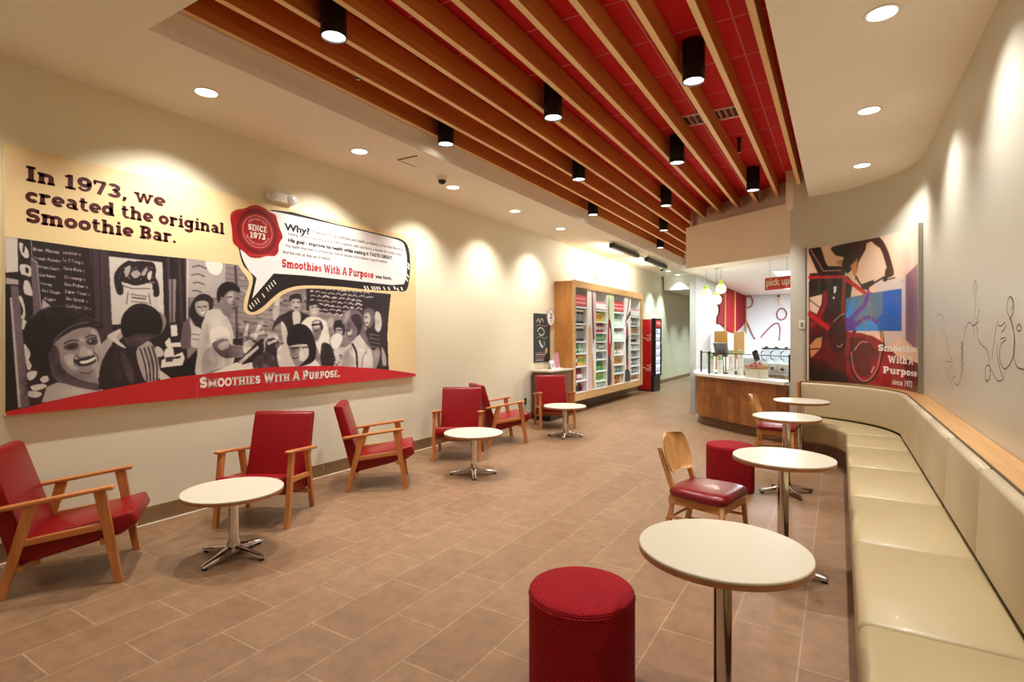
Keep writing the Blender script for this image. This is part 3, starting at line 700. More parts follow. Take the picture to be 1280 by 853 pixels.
# the paper poster with its basket of fruit
p(6, [(136, 320.5), (203, 328), (205.5, 404), (140, 406)], 0)
p(1, [(143, 343), (147, 336), (152, 331), (160, 326), (167, 327), (174, 326.5), (183, 327), (192, 329), (195, 338), (194, 346), (198, 355), (199, 369), (192, 371), (190, 360), (170, 358), (155, 354), (154, 367), (147, 368), (143, 355)])
p(5, [(156, 336), (163, 332), (162, 341), (157, 347)]); p(5, [(164, 341), (171, 338), (176, 343), (170, 348), (165, 346)]); p(5, [(177, 341), (184, 333), (182, 343), (178, 345)]); p(6, [(185, 341), (190, 339), (188, 350), (184, 348)])
for _ in range(26): u, v = rnd.uniform(146, 195), rnd.uniform(332, 357); p(5, [(u, v), (u + 1.4, v), (u + 1.4, v + 1.4), (u, v + 1.4)], 0)
p(6, [(152, 352), (160, 356), (172, 357), (189, 354), (187, 363), (157, 360)]); ln(2, [(153, 357), (165, 361), (188, 361)], 1.2)
ln(2, [(160, 365), (158, 381)], 1); ln(2, [(186, 367), (188, 381)], 1); ln(3, [(163, 368), (184, 371)], 1.4); ln(2, [(165, 372), (182, 374)], 1.6); ln(3, [(163, 377), (185, 379)], 1)
p(6, [(160, 312.5), (183, 315), (180, 318.5), (166, 317)], 0)
p(4, [(211, 349), (220, 349), (219, 403), (212, 403)], 0); ln(2, [(215, 350), (215, 402)], 1.6); p(7, [(213, 407), (221, 406), (222, 420), (214, 421)], 0)
# brick wall and notices on the right
for k in range(15): ln(3, [(238, 330 + k * 7), (380, 346 + k * 6.4)], .9)
for _ in range(90): u, v = rnd.uniform(290, 382), rnd.uniform(340, 445); p(rnd.choice([3, 5, 3, 2]), [(u, v), (u + rnd.uniform(4, 10), v + 1), (u + rnd.uniform(4, 9), v + rnd.uniform(2, 4)), (u, v + 2.4)], 0)
p(5, [(233, 323), (282, 328.5), (281, 372), (234, 372)], 0); ln(6, [(234, 324), (234, 402)], 2.2)
for k, (x0, x1) in enumerate(((240, 258), (239, 256), (241, 255), (240, 252))): ln(2, [(x0, 334 + k * 10), ((x0 + x1) / 2, 332 + k * 10.4), (x1, 336 + k * 10)], 1.3)
p(7, [(258, 325.5), (277, 328), (276, 341), (268, 344), (260, 338)])
ln(2, [(294, 333), (295, 352), (296, 425)], 3)
p(1, [(384, 352), (489, 367), (486, 385), (484, 420), (486, 466), (468, 465), (472, 420), (440, 396), (385, 388)], 0); ln(0, [(383.5, 352), (384, 388)], 1.6)
for r_ in range(7):
    u = 388
    while u < 462 - r_ * 4:
        w = rnd.uniform(3, 9); v = 360 + r_ * 5.2 + (u - 388) * .1
        ln(rnd.choice([5, 6, 6]), [(u, v), (u + w * .4, v - rnd.uniform(.6, 2.2)), (u + w, v + rnd.uniform(-1, 1))], rnd.uniform(1.2, 2.2)); u += w + rnd.uniform(1.4, 3)
# counter top clutter
p(0, [(200, 456), (229, 455), (246, 438), (248, 474), (200, 480)], 0)
p(6, [(195, 433), (203, 437), (204, 445), (193, 446)]); p(7, [(206, 428), (212, 422), (214, 429), (227, 428), (226, 434), (208, 434)], 0); p(7, [(206, 438), (215, 433), (217, 448), (206, 448)]); p(7, [(202, 450), (212, 447), (228, 440), (231, 448), (228, 457), (201, 460)], 0)
p(1, [(219, 440), (226, 438), (225, 442), (219, 443)], 0); p(2, [(207, 447), (216, 446), (216, 452), (207, 453)], 0); p(0, [(216, 447), (226, 445), (225, 448), (216, 449)], 0)
# man in the cap
p(5, [(52, 503), (58, 484), (72, 478), (95, 482), (115, 487), (122, 483), (131, 489), (66, 503)], 0)
p(4.2, [(66, 428), (80, 416), (95, 410), (112, 409), (121, 413), (126, 428), (128, 446), (125, 460), (123, 478), (127, 489), (112, 487), (88, 481), (72, 476), (63, 464), (60, 445)])
p(2.6, [(60, 445), (67, 431), (74, 440), (76, 456), (84, 466), (98, 474), (112, 478), (122, 480), (124, 488), (100, 485), (78, 478), (64, 466)])
p(5, [(113, 413), (121, 415), (126, 430), (128, 446), (125, 462), (120, 472), (121, 455), (119, 440), (117, 426)]); p(4, [(86, 422), (104, 414), (113, 417), (112, 422), (98, 424), (88, 427)])
p(5, [(80, 446), (90, 442), (96, 448), (94, 456), (98, 462), (90, 462), (83, 456)]); p(5, [(103, 433), (110, 436), (116, 441), (112, 446), (103, 446), (99, 443)])
p(2.2, [(79, 434), (88, 429), (97, 429), (97, 436), (86, 438)]); p(2.2, [(107, 425), (116, 421), (122, 424), (121, 431), (110, 431)]); p(.4, [(84, 434), (89, 432), (94, 432), (90, 435.5)]); p(.4, [(110, 428), (115, 425.5), (119, 427), (114, 429.5)]); p(6, [(112, 426), (114, 426), (114, 428), (112, 428)], 0)
p(1, [(92, 450), (104, 449), (115, 445), (121, 442), (122, 448), (116, 455), (104, 458), (96, 456)]); p(7, [(100, 452), (110, 450), (119, 446), (118, 450), (110, 454), (102, 455)])
p(.2, [(29, 425), (32, 406), (45, 392), (57, 386), (70, 383.5), (88, 387), (106, 396), (120, 403), (112, 407), (96, 411), (80, 418), (67, 430), (60, 446), (64, 466), (56, 470), (46, 462), (38, 440)])
p(1, [(104, 396), (122, 402), (130, 406), (127, 411), (112, 409), (94, 412), (76, 422), (66, 431), (70, 420), (84, 409)]); ln(4, [(66, 429), (76, 417), (92, 407), (110, 403)], .9, 4); ln(2.4, [(33, 404), (45, 391), (57, 385), (70, 382.5), (88, 386), (106, 395), (122, 401.5)], 1.0, 4); so(92, 394, 14, 4, .9, 25); so(60, 392, 10, 5, .5); so(122, 406, 6, 2, .8)
# bowed man in dark vest
p(5, [(118, 440), (126, 430), (137, 421), (150, 413), (156, 418), (146, 428), (136, 436), (128, 452), (124, 472), (120, 470), (121, 455)])
p(1, [(123, 487), (124, 466), (128, 450), (136, 438), (142, 426), (150, 430), (160, 438), (168, 444), (172, 462), (176, 480)], 0); p(6, [(134, 420), (150, 411), (153, 414), (145, 422), (158, 435), (150, 433), (139, 425)])
p(2, [(150, 440), (160, 448), (168, 470), (166, 480), (158, 470)], 3)
p(5, [(170, 440), (178, 430), (187, 427), (195, 440), (200, 472), (184, 478), (176, 465)])
for k in range(4): ln(1, [(175 + k * 5, 436 - k * 1), (181 + k * 5, 455), (184 + k * 4, 476)], 1.6, 3)
p(6, [(199, 462), (206, 467), (214, 473), (200, 477)], 0)
p(2, [(155, 408), (200, 415), (192, 422), (182, 428), (172, 434), (160, 432), (154, 422)]); p(4, [(198, 390), (205, 394), (208, 402), (205, 412), (201, 416), (202, 404)])
p(0, [(151, 412), (152, 398), (158, 388), (168, 381), (180, 380), (192, 385), (200, 393), (203, 404), (202, 414), (196, 418), (184, 417), (172, 417), (160, 422), (154, 420)])
ln(3, [(164, 386), (178, 383), (192, 388)], .8, 3)
# woman in vest
p(1, [(236, 392), (240, 378), (248, 369), (258, 368), (266, 374), (266, 384), (261, 392), (252, 404), (251, 413), (244, 406), (239, 398)])
p(4.8, [(244, 379), (252, 376), (260, 378), (261, 388), (256, 396), (250, 395), (245, 389)]); p(7, [(250, 391), (256, 390), (254, 393)], 0)
p(3, [(228, 408), (234, 399), (239, 399), (240, 416), (238, 434), (226, 434)]); p(6, [(237, 398), (242, 407), (251, 412), (251, 433), (239, 433), (239, 416)]); ln(3, [(240, 418), (251, 419)], 1); ln(3, [(240, 424), (251, 425)], 1)
# man in the white T-shirt
p(6, [(261, 388), (275, 387), (284, 396), (291, 414), (293, 432), (291, 455), (270, 462), (245, 470), (246, 446), (251, 412), (256, 396)]); p(5, [(255, 440), (266, 434), (272, 448), (268, 462), (252, 466)])
p(3.7, [(273, 372), (282, 362), (297, 364), (300, 374), (296, 384), (291, 391), (285, 396), (277, 390)]); p(4.6, [(285, 368), (291, 366), (291, 374), (288, 381), (284, 376)])
p(0, [(271, 374), (272, 362), (279, 354), (290, 353), (299, 360), (299, 366), (290, 363), (283, 366), (279, 372), (276, 370), (275, 380)])
p(7, [(262, 414), (276, 408), (285, 412), (287, 422), (272, 425), (264, 431)]); p(3, [(265, 430), (276, 424), (285, 424), (288, 431), (303, 434), (313, 432), (314, 440), (298, 446), (282, 448), (271, 441)]); p(5, [(272, 432), (284, 426), (286, 434), (276, 438)])
p(1, [(291, 424), (304, 423), (303, 432), (291, 431)], 0)
for q in ([(304, 420), (309, 404), (311, 405), (309, 421)], [(316, 424), (322, 405), (326, 408), (320, 426)], [(312, 418), (330, 413), (331, 417), (313, 422)]): p(6, q, 0)
p(6, [(304, 432), (312, 425), (320, 431), (315, 440), (306, 442)]); p(1, [(293, 448), (303, 446), (326, 424), (332, 432), (320, 452), (310, 462), (294, 462)]); p(6, [(298, 452), (322, 432), (324, 435), (301, 456)], 0)
p(7, [(266, 466), (296, 453), (304, 456), (312, 453), (322, 455), (318, 461), (268, 469)], 0)
p(5, [(330, 424), (342, 416), (348, 424), (340, 436), (331, 438)]); p(1, [(332, 428), (346, 424), (350, 440), (352, 462), (336, 462)]); p(6, [(334, 428), (345, 424), (346, 427), (335, 432)], 0); p(2, [(318, 448), (334, 440), (346, 452), (344, 462), (318, 462)]); p(6, [(346, 438), (358, 430), (363, 448), (356, 460), (349, 460)])
# raised hand and cup
p(6, [(343, 367), (350, 368), (349, 386), (344, 386)], 0); p(5, [(341, 386), (349, 382), (348, 394), (344, 402), (341, 396)])
# man in dark jacket
p(1, [(340, 412), (346, 398), (358, 391), (366, 388), (376, 391), (387, 395), (388, 404), (372, 412), (362, 420), (356, 412), (350, 404)]); p(6, [(366, 390), (375, 391), (375, 404), (369, 410), (366, 402)]); p(6, [(351, 402), (358, 410), (360, 430), (354, 428)])
p(5, [(364, 372), (375, 372), (376, 381), (373, 388), (367, 388), (364, 381)]); p(1, [(362, 378), (362, 371), (366, 368), (373, 368), (377, 373), (376, 380), (374, 374), (366, 374)]); ln(2, [(368, 385), (373, 385)], .9)
# man in white shirt
p(7, [(376, 406), (384, 397), (394, 396), (404, 400), (409, 406), (412, 432), (402, 444), (394, 430), (384, 412)]); p(5, [(387, 381), (398, 380), (399, 389), (395, 396), (389, 395), (387, 388)]); p(1, [(385, 382), (388, 376.5), (396, 376), (399, 380), (399, 386), (396, 381), (389, 382)]); ln(6, [(390, 391), (396, 391)], 1)
p(4, [(390, 402), (400, 400), (403, 408), (401, 418), (396, 428), (391, 416)]); p(6, [(391, 404), (399, 402), (400, 409), (393, 411)]); ln(0, [(390, 407), (401, 405)], 1.8); p(2, [(400, 402), (404, 408), (402, 414), (400, 408)])
# front person with glasses
p(7, [(372, 460), (382, 456), (393, 449), (402, 459), (402, 462), (372, 462)], 0); p(6, [(354, 452), (362, 444), (368, 456), (374, 462), (352, 462)])
p(4, [(362, 430), (378, 428), (386, 434), (387, 446), (380, 454), (371, 456), (366, 447)]); p(6, [(376, 434), (384, 432), (386, 444), (379, 452), (374, 448)])
p(0, [(360, 432), (359, 420), (364, 410), (372, 405), (384, 408), (392, 420), (395, 436), (393, 450), (384, 456), (374, 458), (381, 452), (386, 444), (384, 432), (374, 430)]); ln(7, [(364, 433), (374, 432), (384, 431)], 1.1); ln(6, [(376, 431), (376, 437), (384, 436)], 1.0); p(7, [(368, 445), (374, 443), (372, 447)], 0)
# small woman with cup
p(5, [(409, 400), (416, 398), (416, 408), (409, 409)]); p(1, [(417, 412), (418, 403), (424, 400), (430, 404), (431, 416), (426, 420), (420, 416)]); p(5, [(420, 410), (428, 411), (427, 420), (421, 418)]); ln(0, [(421, 413), (428, 413)], 1.1)
p(7, [(413, 424), (420, 417), (428, 421), (424, 434), (416, 436)]); p(6, [(416, 440), (426, 434), (432, 438), (428, 459), (416, 459)]); p(1, [(402, 430), (413, 432), (418, 446), (416, 459), (402, 459)])
for _ in range(14): u, v = rnd.uniform(417, 428), rnd.uniform(440, 458); p(2, [(u, v), (u + 2, v + 1), (u + 1, v + 3)], 0)
# woman with long hair, back to us
p(3, [(427, 404), (429, 392), (437, 387), (447, 388), (453, 394), (455, 410), (461, 424), (464, 434), (458, 432), (450, 420), (441, 424), (434, 424), (436, 412)]); p(4, [(428, 400), (431, 391), (438, 388), (436, 396), (431, 406)]); p(1, [(438, 396), (448, 393), (453, 404), (450, 416), (446, 420), (444, 408)])
p(3, [(432, 410), (440, 407), (446, 410), (446, 418), (440, 426), (434, 422)]); p(5, [(434, 414), (440, 412), (439, 418), (435, 419)])
p(6, [(424, 460), (430, 436), (440, 428), (449, 418), (456, 428), (464, 438), (468, 460)], 0); p(5, [(426, 459), (432, 438), (440, 432), (443, 459)], 0); ln(0, [(440, 430), (445, 440), (446.5, 459)], 2.2, 3); ln(4, [(452, 459), (454, 446), (458, 440)], 1.4, 3)
# far woman and striped shirt
p(6, [(469, 391), (475, 392), (477, 404), (475, 414), (469, 414)]); p(3, [(454, 394), (456, 387), (462, 385), (468, 389), (468, 400), (463, 410), (456, 406)]); p(5, [(455, 394), (461, 391), (463, 399), (460, 407), (456, 405)])
p(1, [(457, 414), (465, 410), (474, 418), (477, 428), (475, 438), (466, 438), (462, 430)])
for k in range(4): ln(4, [(462, 418 + k * 5), (475, 420 + k * 5)], 1.0)
p(4, [(468, 438), (475, 437), (474, 450), (470, 461), (466, 461)]); p(5, [(477, 434), (482, 444), (483, 456), (478, 456)])
# airbrushed modelling of faces and clothes
for k in ((105, 424, 9, 4, 1.0), (90, 452, 6, 6, .9), (118, 456, 4, 12, .9), (75, 462, 8, 10, -.9), (98, 470, 12, 5, -.7), (112, 440, 4, 3, 1.0), (66, 440, 6, 10, -.8), (70, 396, 18, 8, .35), (110, 401, 10, 3, .5), (95, 490, 20, 6, .8),
          (40, 440, 8, 16, -.4), (178, 392, 16, 6, .7), (196, 398, 5, 8, .4), (178, 424, 12, 4, .6), (146, 456, 8, 14, .45), (162, 470, 6, 12, .5), (130, 470, 5, 10, -.3), (124, 450, 5, 12, -.5), (188, 452, 6, 16, -.5),
          (255, 378, 7, 4, .5), (252, 388, 4, 4, .8), (243, 396, 3, 10, -.4), (270, 404, 10, 10, .5), (256, 425, 5, 18, -.6), (280, 445, 8, 10, -.8), (262, 452, 8, 8, -.5), (284, 400, 5, 8, -.4), (288, 370, 5, 7, .9), (294, 384, 4, 4, -.6), (278, 428, 9, 5, .8), (300, 438, 10, 4, .6),
          (370, 380, 4, 6, .7), (392, 388, 4, 5, .8), (374, 445, 6, 8, .7), (366, 438, 4, 5, -.8), (376, 415, 10, 6, .5), (388, 428, 4, 12, .6), (396, 415, 6, 8, -.5), (444, 400, 8, 10, .6), (434, 396, 5, 8, .8), (440, 416, 5, 5, .6), (432, 444, 6, 14, -.5), (458, 446, 6, 10, .5), (456, 424, 6, 6, .6), (460, 400, 5, 8, .6), (470, 445, 4, 10, .5), (245, 350, 26, 14, .3), (325, 395, 24, 16, .5), (350, 400, 18, 14, .4), (170, 400, 20, 40, .0), (20, 430, 6, 60, .3)): so(k[0], k[1], k[2], k[3], k[4])
rs = random.Random(12)
for _ in range(70): so(rs.uniform(300, 350), rs.uniform(405, 460), rs.uniform(1.5, 4), rs.uniform(1.5, 4), rs.uniform(-1.6, 1.6))
for _ in range(60): so(rs.uniform(22, 60), rs.uniform(372, 500), rs.uniform(1.5, 4), rs.uniform(1.5, 4), rs.uniform(-1.2, 1.2))
for _ in range(70): so(rs.uniform(385, 480), rs.uniform(395, 460), rs.uniform(1.5, 4), rs.uniform(2, 5), rs.uniform(-.9, .9))
for _ in range(50): so(rs.uniform(245, 300), rs.uniform(390, 465), rs.uniform(2, 4), rs.uniform(3, 9), rs.uniform(-.5, .5))
for _ in range(40): so(rs.uniform(120, 205), rs.uniform(425, 480), rs.uniform(2, 4), rs.uniform(3, 9), rs.uniform(-.5, .6))
for _ in range(40): so(rs.uniform(152, 203), rs.uniform(382, 418), rs.uniform(1, 2), rs.uniform(3, 7), rs.uniform(-.2, .5), rs.uniform(-60, 60))
for _ in range(40): so(rs.uniform(105, 235), rs.uniform(320, 400), 1.0, rs.uniform(8, 20), rs.uniform(-.4, .4))
# finer features
ln(1, [(80, 430), (88, 426), (98, 426)], 1.5, 3); ln(1, [(106, 423), (114, 419), (121, 421)], 1.4, 3); ln(1, [(97, 446), (101, 449), (106, 447), (113, 446)], 1.2, 3); ln(2, [(96, 444), (92, 450), (94, 458)], 1.2, 3); ln(2, [(117, 440), (122, 446), (122, 452)], 1.2, 3); ln(7, [(101, 453.5), (110, 451.5), (119, 447.5)], 2.2, 3); ln(2, [(100, 466), (110, 467), (117, 463)], 1.2, 3)
p(2, [(60, 442), (65, 440), (66, 450), (62, 454)])
ln(5, [(270, 424), (284, 421)], 1.2); ln(1, [(284, 372), (290, 371)], 1.2); ln(1, [(294, 373), (299, 374)], 1.2); ln(2, [(292, 376), (294, 380), (291, 381)], 1.0); ln(1, [(290, 386), (295, 385)], 1.0); p(4, [(274, 376), (278, 375), (278, 382), (275, 382)])
ln(0, [(247, 384), (251, 384)], 1.3); ln(0, [(254, 383.5), (258, 383)], 1.3); ln(2, [(252, 385), (252.5, 389)], .8)
ln(0, [(365, 378), (368, 378)], 1.2); ln(0, [(371, 378), (375, 378)], 1.2); ln(1, [(389, 384.5), (392, 384.5)], 1.2); ln(1, [(394.5, 384), (398, 384)], 1.2); ln(1, [(368, 384.6), (373, 384.4)], .8)
ln(0, [(364, 436), (373, 435)], 1.6); ln(0, [(377, 435), (384, 434)], 1.4); p(1, [(366, 446), (373, 443.5), (373, 447), (367, 449)]); ln(7, [(367.5, 446.5), (372.5, 445)], 1.3)
ln(0, [(433, 414), (438, 413)], 1.3); ln(1, [(436, 421), (440, 420)], 1.0); ln(0, [(456, 397), (459, 396.5)], 1.2); ln(1, [(456.5, 404), (460, 403.5)], 1.2); ln(0, [(391, 406), (395, 406)], 1.8); ln(0, [(398, 405.5), (402, 405)], 1.8); ln(1, [(393, 414), (398, 413.5)], 1.0)
PH.a += np.random.default_rng(5).normal(0, .16, PH.a.shape).astype(np.float32)
PH.blur(.75)
uu = np.linspace(6.6, 489, 800)[None, :] * np.ones((340, 1)); tt = np.linspace(0, 1, 340)[:, None]
topv = np.interp(uu[0], [6, 24, 108, 160, 240, 300, 380, 490], [296, 298, 310, 316, 324, 332, 350, 366]); botv = np.interp(uu[0], [6, 129, 244, 354, 490], [517, 492, 473, 462, 466])
vv = topv * (1 - tt) + botv * tt
rx, ry, rz_ = -SN + CS * (uu - 640) / FPX, CS + SN * (uu - 640) / FPX, (420 - vv) / FPX
dd_ = XM / rx; co = np.stack([np.full_like(uu, .0012), ry * dd_ - 1.32, EYE + rz_ * dd_ - 1.0], -1)
tv = np.clip(PH.at(uu, vv)[..., 0], 0, 7)
ramp = np.array([[int(c[i:i + 2], 16) / 255 for i in (1, 3, 5)] for c in TONES])
rgb = lin(np.stack([np.interp(tv, range(8), ramp[:, k]) for k in range(3)], -1))
print_mesh('photo_print', co, rgb, ink_mat('photo_ink', .45), mural, uu < np.interp(vv, [366, 400, 420, 470], [489, 485.5, 484.5, 486.5]))
_l[0] = .0016
# red band along the bottom
b = MB()
top = smooth_poly([(7.6, 514.5), (36, 509), (66, 501), (129, 488), (210, 473.5), (244.5, 469), (310, 461.7), (354, 458.6), (413.5, 457.6), (448, 459.5), (486, 462.6), (519.4, 467.4)], 4, closed=False)
poly(b, 0, top + [(519.4, 470.6), (244.5, 497.8), (8, 520)], 0); b.build('red_band', M_REDP, mural, fix=False)
# speech bubble
b = MB(); st = .0005
poly(b, 0, smooth_poly([(294, 262), (330, 258), (400, 274), (470, 289), (508, 300), (516, 312), (517, 345), (512, 364), (504, 369), (470, 366), (420, 362), (380, 361), (358, 366), (344, 376), (330, 389), (316, 394), (305, 389), (306, 372), (311, 352), (298, 332), (293, 305)], 3), 0, st)
poly(b, 1, smooth_poly([(340, 262.5), (420, 280), (480, 294), (503, 300), (511, 312), (512.5, 335), (510, 358), (505, 364.5), (494, 364), (460, 362.5), (430, 359), (395, 357), (370, 358), (352, 364), (340, 373), (328, 384), (316, 390.5), (309, 386), (311, 372), (316, 347), (304, 332), (298.5, 312), (298, 290)], 3), 0, st)
poly(b, 2, smooth_poly([(338, 264), (350, 266), (420, 281.5), (480, 295.5), (501, 302), (506, 310), (508.5, 325), (508, 345), (504.5, 355.5)], 3, closed=False) + [(490, 356.5), (440, 351), (380, 344.5), (342, 342), (315, 373.5), (320.5, 348), (318, 345)] + smooth_poly([(312, 340), (305, 328), (300, 312), (299, 290), (310, 268)], 3, closed=False), 0, st)
for u in (455, 458.5, 464, 467, 470, 473, 479): line(b, 3, [(u, 357.5 - (455 - u) * .06), (u + 2.2, 362.5)], 1.5)
for u, v in ((486, 361), (493, 360), (497, 362), (502, 361), (508.5, 350), (509.6, 345), (510.4, 335), (510.6, 331)): line(b, 3, [(u - 1, v - 2), (u + 1, v + 2)], 1.6)
for u, v in ((313, 384), (316, 381), (319.5, 378), (322.5, 375.5), (329, 369.5), (334, 362), (337, 359), (340, 356), (343, 353)): line(b, 3, [(u - 1.6, v - 2.6), (u + 1.6, v + 2.6)], 1.3)
b.build('speech_bubble', [M_CREAMP, M_BLACKP, M_WPAPER, M_PALEP], mural, fix=False)
# lettering
LFT = _l[0] + .0006
def wall_text(name, rows, m, kind='slab', lift=None):
    b = MB()
    for r_ in rows:
        txt, y0, z0, y1, hgt = r_[:5]
        ps, w = slab(txt, 1.0, small_caps=r_[5] if len(r_) > 5 else 0) if kind == 'slab' else sans(txt, 1.0, .045 if kind == 'bold' else 0.014)
        k = (y1 - y0) / w
        put(b, ps, lambda x, y: (lift or LFT, y0 - 1.32 + x * k, z0 - 1.0 + y * hgt))
    return b.build(name, m, mural, fix=False)
for row_ in (('In 1973, we', 1.427, 2.610, 2.335, .105), ('created the original', 1.427, 2.463, 2.835, .105), ('Smoothie Bar.', 1.427, 2.322, 2.42, .105)): wall_text('headline_lettering', [row_], M_MAROON, lift=.0008)
#wall_text('headline_lettering', [('In 1973, we', 1.427, 2.610, 2.335, .105), ('created the original', 1.427, 2.463, 2.835, .105), ('Smoothie Bar.', 1.427, 2.322, 2.42, .105)], M_MAROON)
wall_text('question_lettering', [('Why?', 3.455, 2.612, 3.755, .095)], M_BLACKP, 'bold')
wall_text('story_lettering', [('It seemed he had allergies and health problems, so he tried blending', 3.78, 2.632, 5.17, .048),
    ('mixing various nutrients and proteins together with real fruit in a blender for a truly unique', 3.492, 2.565, 5.155, .048),
    ('His health improved so dramatically that he became a firm believer in good nutrition.', 3.465, 2.440, 4.90, .048), ('And the rest, as they say, is history.', 3.428, 2.372, 4.03, .048)], M_TONE[2], 'sans')
wall_text('goal_lettering', [('His goal - improve his health while making it TASTE GREAT', 3.492, 2.497, 4.985, .054)], M_TONE[1], 'bold')
wall_text('slogan_lettering', [('Smoothies With A Purpose', 3.42, 2.228, 4.672, .088)], M_REDT)
wall_text('born_lettering', [('was born.', 4.70, 2.240, 4.975, .058)], M_BLACKP, 'bold')
wall_text('band_lettering', [('Smoothies With A Purpose.', 2.606, 1.079, 4.165, .098, .8)], M_PALEP)
# wax seal
M_WAX = mat('print_wax_red', '#9c1418', 0.35); M_WAXD = mat('print_wax_dark', '#6d0b10', 0.4); M_WAXL = mat('print_wax_pink', '#d99a90', 0.45); M_WAXH = mat('print_wax_light', '#bb3a34', 0.4)
b = MB(); _l[0] = LFT + .0004
blob = [(287.5, 273), (289, 266), (296, 262), (305, 261), (313, 257.5), (322, 257), (331, 261), (336, 265), (344, 269), (346, 275), (349, 285), (353, 296), (350, 302), (348, 307), (347.5, 315), (343, 320), (333, 320), (324, 322.5), (313, 321.5), (306, 316), (297, 309), (291, 303), (290, 293), (289, 283)]
poly(b, 0, smooth_poly(blob, 4), 0, .0004)
line(b, 3, [(289, 272), (291, 266), (297, 263.5), (306, 263)], 2.0, 4); line(b, 3, [(313, 259.5), (322, 258.8), (330, 262.5)], 1.6, 4); line(b, 3, [(310, 318), (322, 320), (340, 318)], 1.6, 4)
sc = Vector((0, 3.158 - 1.32, 2.543 - 1.0))
def ring(tone, r0, r1, lift, n=40):
    b.mi = tone
    for k in range(n):
        a, c = 2 * PI * k / n, 2 * PI * (k + 1) / n
        b.quad(*[(lift, sc.y + r * math.cos(t), sc.z + r * math.sin(t)) for r, t in ((r0, a), (r1, a), (r1, c), (r0, c))])
L0 = _l[0] + .0004
ring(1, .001, .212, L0); ring(0, .001, .176, L0 + .0003); ring(2, .150, .1555, L0 + .0006)
seal = b.build('wax_seal', [M_WAX, M_WAXD, M_WAXL, M_WAXH], mural, fix=False)
b = MB()
for txt, z0, hgt, wd in (('SINCE', .004, .058, .20), ('1973', -.068, .058, .165)):
    ps, w = slab(txt, 1.0); k = wd / w
    put(b, ps, lambda x, y: (L0 + .0009, sc.y - wd / 2 + x * k, sc.z + z0 + y * hgt), 0)
def on_ring(txt, r, a0, a1, hgt, inv):
    ps, w = sans(txt, 1.0, .01)
    for q in ps: b.quad(*[(L0 + .0009, sc.y + (r + (-y if inv else y) * hgt) * math.cos(R(a0 + (a1 - a0) * x / w)), sc.z + (r + (-y if inv else y) * hgt) * math.sin(R(a0 + (a1 - a0) * x / w))) for x, y in q])
b.mi = 1; on_ring('CREATING ALIVE', .108, 142, 38, .034, False); on_ring('SMOOTHIES WITH A PURPOSE', .134, 200, 340, .030, True)
b.build('seal_lettering', [M_PALEP, M_WAXL], mural, fix=False)
# seam between the two halves of the board
b = MB(); b.box((LFT, 2.585 - 1.32, .07), (.0006, .004, .14)); b.build('seam', mat('print_seam', '#d4605c', .5), mural)
# ---------------------------------------------------------------- curved poster of a cyclist
PR_ = 1.402; PZ0, PZ1 = .930, 2.74
def cyl_hit(u, v, r=PR_):
    x, y, w = ray(u, v); A = x * x + y * y; B = -2 * (x * CX + y * CY); C = CX * CX + CY * CY - r * r
    d = (-B + math.sqrt(max(0, B * B - 4 * A * C))) / (2 * A)
    return math.degrees(math.atan2(y * d - CY, x * d - CX)), EYE + w * d
PA0, PA1 = 6.8, 78.0                       # right and left edge, degrees round the corner
poster = thing('curved_poster', 'tall curved poster of a red bicycle with a blue rectangle, above the bench corner', 'poster', (CX, CY, 0))
def PC(a, z, r): return (r * math.cos(R(a)), r * math.sin(R(a)), z)
rows = []
b = MB()
n = 30
rows = [[PC(PA0 + (PA1 - PA0) * k / n, z, r) for r, z in ((PR_, PZ0), (PR_, PZ1), (PR_ + .028, PZ1), (PR_ + .028, PZ0))] for k in range(n + 1)]
b.grid(rows, close=True, smooth=False); b.build('panel', mat('poster_edge', '#d9d4c8', .4), poster, smooth_angle=30)
for a in (PA0 - .8, PA1 + .3):
    b = MB(); b.grid([[PC(a + da, z, r) for r, z in ((PR_ - .006, PZ0 - .005), (PR_ - .006, PZ1 + .005), (PR_ + .036, PZ1 + .005), (PR_ + .036, PZ0 - .005))] for da in (0, .55)], close=True, smooth=False)
    b.build('edge_trim', mat('brushed_aluminium', '#a8a6a0', .35, .8), poster)
P_COLS = dict(sky='#e8c8ae', paper='#d8c7c0', black='#1c0e10', dark='#3a0d14', red='#8e121c', bright='#c01c22', tan='#c98a58', blue='#1660b8', bluegrey='#4f6f94', purple='#5b2f96', white='#f2eee6', mauve='#8d6f78', maroon='#5d0f18', pink='#c98d84', sblue='#2f86d8')
PK = list(P_COLS); M_PC = [mat('poster_' + k, v, 0.3, coat=.4, vary=.12, vscale=30) for k, v in P_COLS.items()]
_p = [0.0006]
